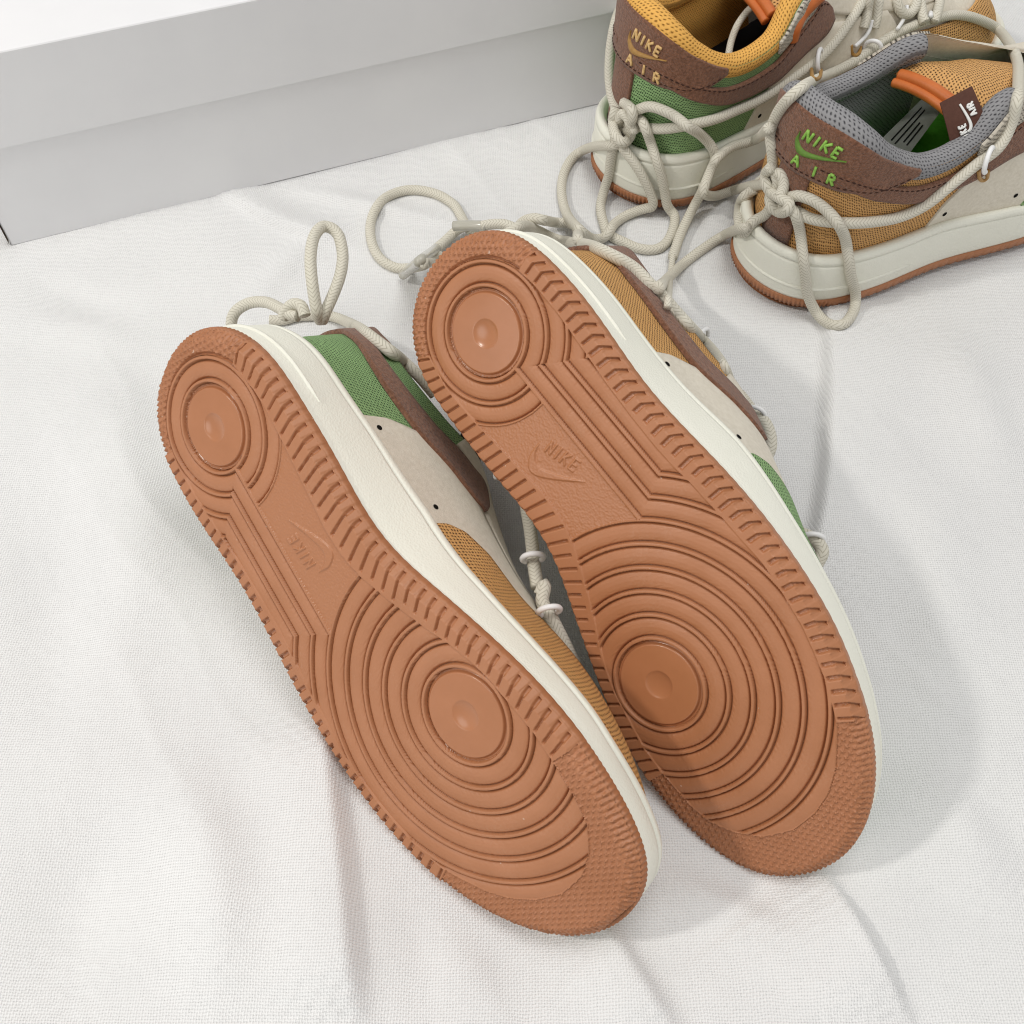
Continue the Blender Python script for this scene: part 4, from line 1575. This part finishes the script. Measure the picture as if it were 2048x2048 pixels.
ring(shoeL, 1066, 1116, 0.1, 0.0044, 0.0012, z=.040)
ring(shoeL, 1098, 1222, 0.2, 0.0044, 0.0012, z=.044)
ring(shoeL, 1008, 960, -0.7, 0.0044, 0.0011, z=.052)
# --- back left sneaker
refresh()
lace(shoeBL, [(1262, -6, .050), (1250, 4, .058), (1238, 22, .066), (1229, 50, .072), (1222, 90, .070), (1219, 130, .064), (1220, 170, .057), (1228, 207, .052), (1240, 232, .052)], lift=0.0)
lace(shoeBL, [(1250, 246), (1275, 252), (1301, 257), (1336, 257), (1383, 249), (1430, 238), (1476, 219), (1523, 198), (1569, 168), (1601, 146), (1635, 121), (1668, 87), (1702, 40), (1731, -8), (1745, -40)], lift=0.001)
refresh()
lace(shoeBL, [(1262, 228), (1275, 220), (1299, 213), (1327, 221), (1353, 235), (1374, 252), (1402, 270), (1424, 295), (1430, 318), (1420, 345), (1408, 372), (1404, 385)], lift=0.002)
lace(shoeBL, [(1261, 237), (1282, 240), (1295, 267), (1309, 308), (1322, 348), (1329, 382), (1335, 412), (1349, 432), (1346, 459), (1332, 486), (1309, 499), (1275, 496), (1245, 483), (1218, 469), (1208, 449), (1201, 415), (1208, 382), (1218, 348), (1221, 321), (1226, 295), (1232, 270)], name='lace_bow', lift=0.001)
refresh()
lace(shoeBL, [(1225, 237), (1231, 264), (1245, 294), (1268, 325), (1288, 358), (1302, 389), (1305, 412), (1282, 419), (1251, 432), (1228, 449), (1211, 473), (1188, 478), (1167, 466), (1140, 439), (1127, 409), (1123, 375), (1130, 341), (1150, 311), (1184, 294), (1224, 291), (1245, 285)], name='lace_bow', lift=0.0015)
refresh()
lace(shoeBL, [(1232, 215), (1226, 240), (1230, 270), (1246, 285), (1262, 270), (1258, 240), (1244, 228), (1238, 245), (1250, 262), (1270, 258)], name='lace_knot', lift=0.001)
lace(shoeBL, [(1246, 205), (1258, 213), (1266, 226), (1262, 244)], name='lace_knot', lift=0.001)
lace(shoeBL, [(1408, 370), (1403, 385), (1383, 422), (1362, 466), (1350, 500), (1345, 515)], lift=0.004)
lace(shoeBL, [(1346, 508), (1342, 540), (1338, 580), (1335, 616)], name='aglet', r=0.00165, mat='lace', braid=False, lift=0.006)
# --- back right sneaker
refresh()
lace(shoeBR, [(1546, 340), (1544, 302), (1541, 268), (1551, 235), (1568, 208), (1588, 188), (1615, 168), (1652, 151), (1702, 127), (1735, 104), (1769, 80), (1819, 54), (1870, 37), (1920, 30), (1970, 44), (2004, 67), (2031, 111), (2037, 151), (2034, 201), (2021, 252), (1997, 295), (1953, 329), (1903, 369), (1853, 409), (1802, 433), (1752, 443), (1702, 446), (1652, 443), (1618, 436), (1590, 420)], smooth=9, lift=0.001)
refresh()
lace(shoeBR, [(1560, 395), (1580, 394), (1601, 392), (1635, 406), (1668, 436), (1688, 470), (1695, 503), (1702, 553), (1711, 587), (1708, 620), (1690, 646), (1665, 650), (1640, 634), (1618, 597), (1611, 553), (1605, 503), (1598, 453), (1584, 419), (1561, 412)], name='lace_bow', lift=0.001)
lace(shoeBR, [(1540, 366), (1531, 368), (1497, 373), (1463, 382), (1430, 392), (1408, 386), (1413, 362), (1426, 331), (1437, 314), (1463, 294), (1497, 284), (1520, 274), (1538, 256)], lift=0.002, smooth=8)
lace(shoeBR, [(1545, 405), (1532, 428), (1504, 445), (1487, 466), (1478, 442), (1480, 409), (1492, 390), (1515, 376)], name='lace_bow', lift=0.001)
refresh()
lace(shoeBR, [(1495, 455), (1470, 460), (1437, 477), (1403, 500), (1376, 520), (1356, 537), (1329, 563), (1317, 576)], lift=0.0)
lace(shoeBR, [(1542, 335), (1530, 352), (1538, 380), (1560, 396), (1580, 410), (1566, 425), (1545, 415), (1540, 390), (1556, 372), (1552, 348), (1562, 350), (1568, 372), (1558, 395)], name='lace_knot', lift=0.0015)
refresh()
ring(shoeBL, 1640, 122, 1.45, 0.0060, 0.0012)
ring(shoeBR, 1745, 97, -0.4, 0.0048, 0.0012)
ring(shoeBR, 1977, 320, 1.2, 0.0058, 0.0012)

# --- lacing across the throat of the back left sneaker, cut by the picture's top edge
for pts in ([(1742, -12), (1738, 0), (1732, 39), (1727, 56)], [(1760, -12), (1758, 0), (1753, 39), (1748, 56)], [(1790, -12), (1793, 0), (1799, 18), (1810, 28), (1822, 26), (1830, 14), (1835, 0), (1837, -12)],
            [(1840, -12), (1841, 0), (1845, 33), (1850, 45)], [(1882, -12), (1880, 0), (1875, 24), (1868, 44)]):
    lace(shoeBL, pts, lift=0.0015)


def stroke3(shoe, pts, r, mat, name, lift=0.0):
    W = drape(pts, r, 3, lift)
    V, F, uv = tube_mesh(resample(W, step=0.0006)[0], r, 10)
    return obj(name, mesh_np(name, into(shoe.root, V), F, uv=uv, mats=[M[mat]]), shoe.root)


stroke3(shoeBL, [(1744, 40), (1738, 62), (1724, 80), (1710, 93)], 0.0011, 'white_loop', 'cord_loop', 0.003)
stroke3(shoeBL, [(1814, 11), (1812, 28), (1804, 44), (1795, 58)], 0.0011, 'white_loop', 'cord_loop', 0.003)
stroke3(shoeBL, [(1861, 26), (1861, 33)], 0.0014, 'white_loop', 'cord_loop', 0.004)
for (sh, x, y) in ((shoeBL, 1632, 150), (shoeBL, 1711, 102), (shoeBR, 1966, 352)):
    stroke3(sh, [(x - 9, y - 12), (x - 7, y + 4), (x, y + 9), (x + 8, y + 3), (x + 10, y - 10)], 0.0010, 'gold_thread_dull', 'eyelet_loop', 0.0005)


def patch(shoe, quad, mat, name, n=10, bow=0.0, parent=None):
    """thin curved patch from four picture points with heights"""
    A, B, C_, D = [ground(q[0], q[1], q[2]) for q in quad] if not isinstance(quad, np.ndarray) else quad
    V, uv = [], []
    nrm = np.cross(B - A, D - A)
    nrm /= np.linalg.norm(nrm)
    if nrm @ (CO - A) < 0:
        nrm = -nrm
    for lay in (0, 1):
        for i in range(n):
            for j in range(n):
                a, b = i / (n - 1), j / (n - 1)
                p = A * (1 - a) * (1 - b) + B * a * (1 - b) + C_ * a * b + D * (1 - a) * b
                p = p + nrm * (bow * math.sin(math.pi * a) * math.sin(math.pi * (0.2 + 0.6 * b)) - 0.0008 * lay)
                V.append(p)
                uv.append((a * 0.03, b * 0.03))
    F = np.vstack([grid_faces(n, n), grid_faces(n, n)[:, ::-1] + n * n])
    me = mesh_np(name, into(shoe.root, np.array(V)), F, uv=np.array(uv), mats=[M[mat]])
    return obj(name, me, parent or shoe.root), (A, B, C_, D, nrm, bow)


def on_patch(info, a, b, off):
    A, B, C_, D, nrm, bow = info
    p = A * (1 - a) * (1 - b) + B * a * (1 - b) + C_ * a * b + D * (1 - a) * b
    return p + nrm * (bow * math.sin(math.pi * a) * math.sin(math.pi * (0.2 + 0.6 * b)) + off)


# tongue details of the right-hand upright sneaker: rolled orange edge, woven label, size tag
def to_world(sh, P):
    return sh.cv(np.asarray(P, float)) @ sh.mw[:3, :3].T + sh.mw[:3, 3]


_lab = np.array([ground(1908, 322, .078), ground(1880, 206, .099), ground(1944, 172, .104), ground(1978, 262, .090)])
lab, info = patch(shoeBR, _lab, 'label', 'tongue_label', 12, 0.003)


def label_stroke(p, q, r=0.00055):
    P = np.array([on_patch(info, *(np.array(p) * (1 - t) + np.array(q) * t), 0.0006) for t in np.linspace(0, 1, 5)])
    V, F, uv = tube_mesh(P, r, 6)
    obj('woven_letter', mesh_np('woven_letter', into(shoeBR.root, V), F, uv=uv, mats=[M['white_thread']]), lab)


for word, b0, a0, h in (('NIKE', 0.36, 0.14, 0.17), ('AIR', 0.74, 0.50, 0.17)):
    st, w = strokes(word, 1.0)
    for p, q in st:
        f_ = lambda t: (a0 + t[0] * (0.120), b0 - (t[1] - 0.5) * h)
        label_stroke(f_(p), f_(q))
lo, hi = swoosh_curves(1.0, 8)
for t in (0.2, 0.5, 0.8):
    mid = resample(lo, n=14)[0] * (1 - t) + resample(hi, n=14)[0] * t
    P = np.array([on_patch(info, 0.30 + p[0] * 0.52, 0.62 - p[1] * 0.30, 0.0005) for p in mid])
    V, F, uv = tube_mesh(P, 0.0005, 6)
    obj('woven_check', mesh_np('woven_check', into(shoeBR.root, V), F, uv=uv, mats=[M['white_thread']]), lab)
tagp, tinfo = patch(shoeBR, [(1756, 285, .052), (1850, 192, .060), (1888, 214, .058), (1800, 332, .046)], 'grey_tag', 'size_tag', 8, 0.001)
for b in (0.25, 0.42, 0.6, 0.75):
    P = np.array([on_patch(tinfo, a, b, 0.0003) for a in np.linspace(0.15 + 0.1 * (b > 0.5), 0.6 + 0.2 * (b < 0.5), 8)])
    V, F, uv = tube_mesh(P, 0.00035, 5)
    obj('printed_line', mesh_np('printed_line', into(shoeBR.root, V), F, uv=uv, mats=[M['dark']]), shoeBR.root).parent = tagp
W = catmull(np.array([ground(x, y, z) for x, y, z in [(1640, -14, .098), (1618, 6, .096), (1598, 30, .092), (1586, 56, .088), (1580, 78, .082)]]), 8)
V, F, uv = tube_mesh(W, 0.0046, 12)
obj('tongue_trim', mesh_np('tongue_trim', into(shoeBL.root, V), F, uv=uv, mats=[M['orange_trim']]), shoeBL.root)
W = catmull(np.array([ground(x, y, z) for x, y, z in [(1456, 116, .066), (1462, 84, .070), (1474, 52, .076), (1492, 26, .080), (1504, 14, .083)]]), 8)
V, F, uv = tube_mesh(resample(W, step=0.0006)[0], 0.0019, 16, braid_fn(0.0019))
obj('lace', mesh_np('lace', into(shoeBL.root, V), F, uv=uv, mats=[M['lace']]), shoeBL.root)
scene.cycles.filter_width = 1.05
print('done', round(time.time() - T0, 1))
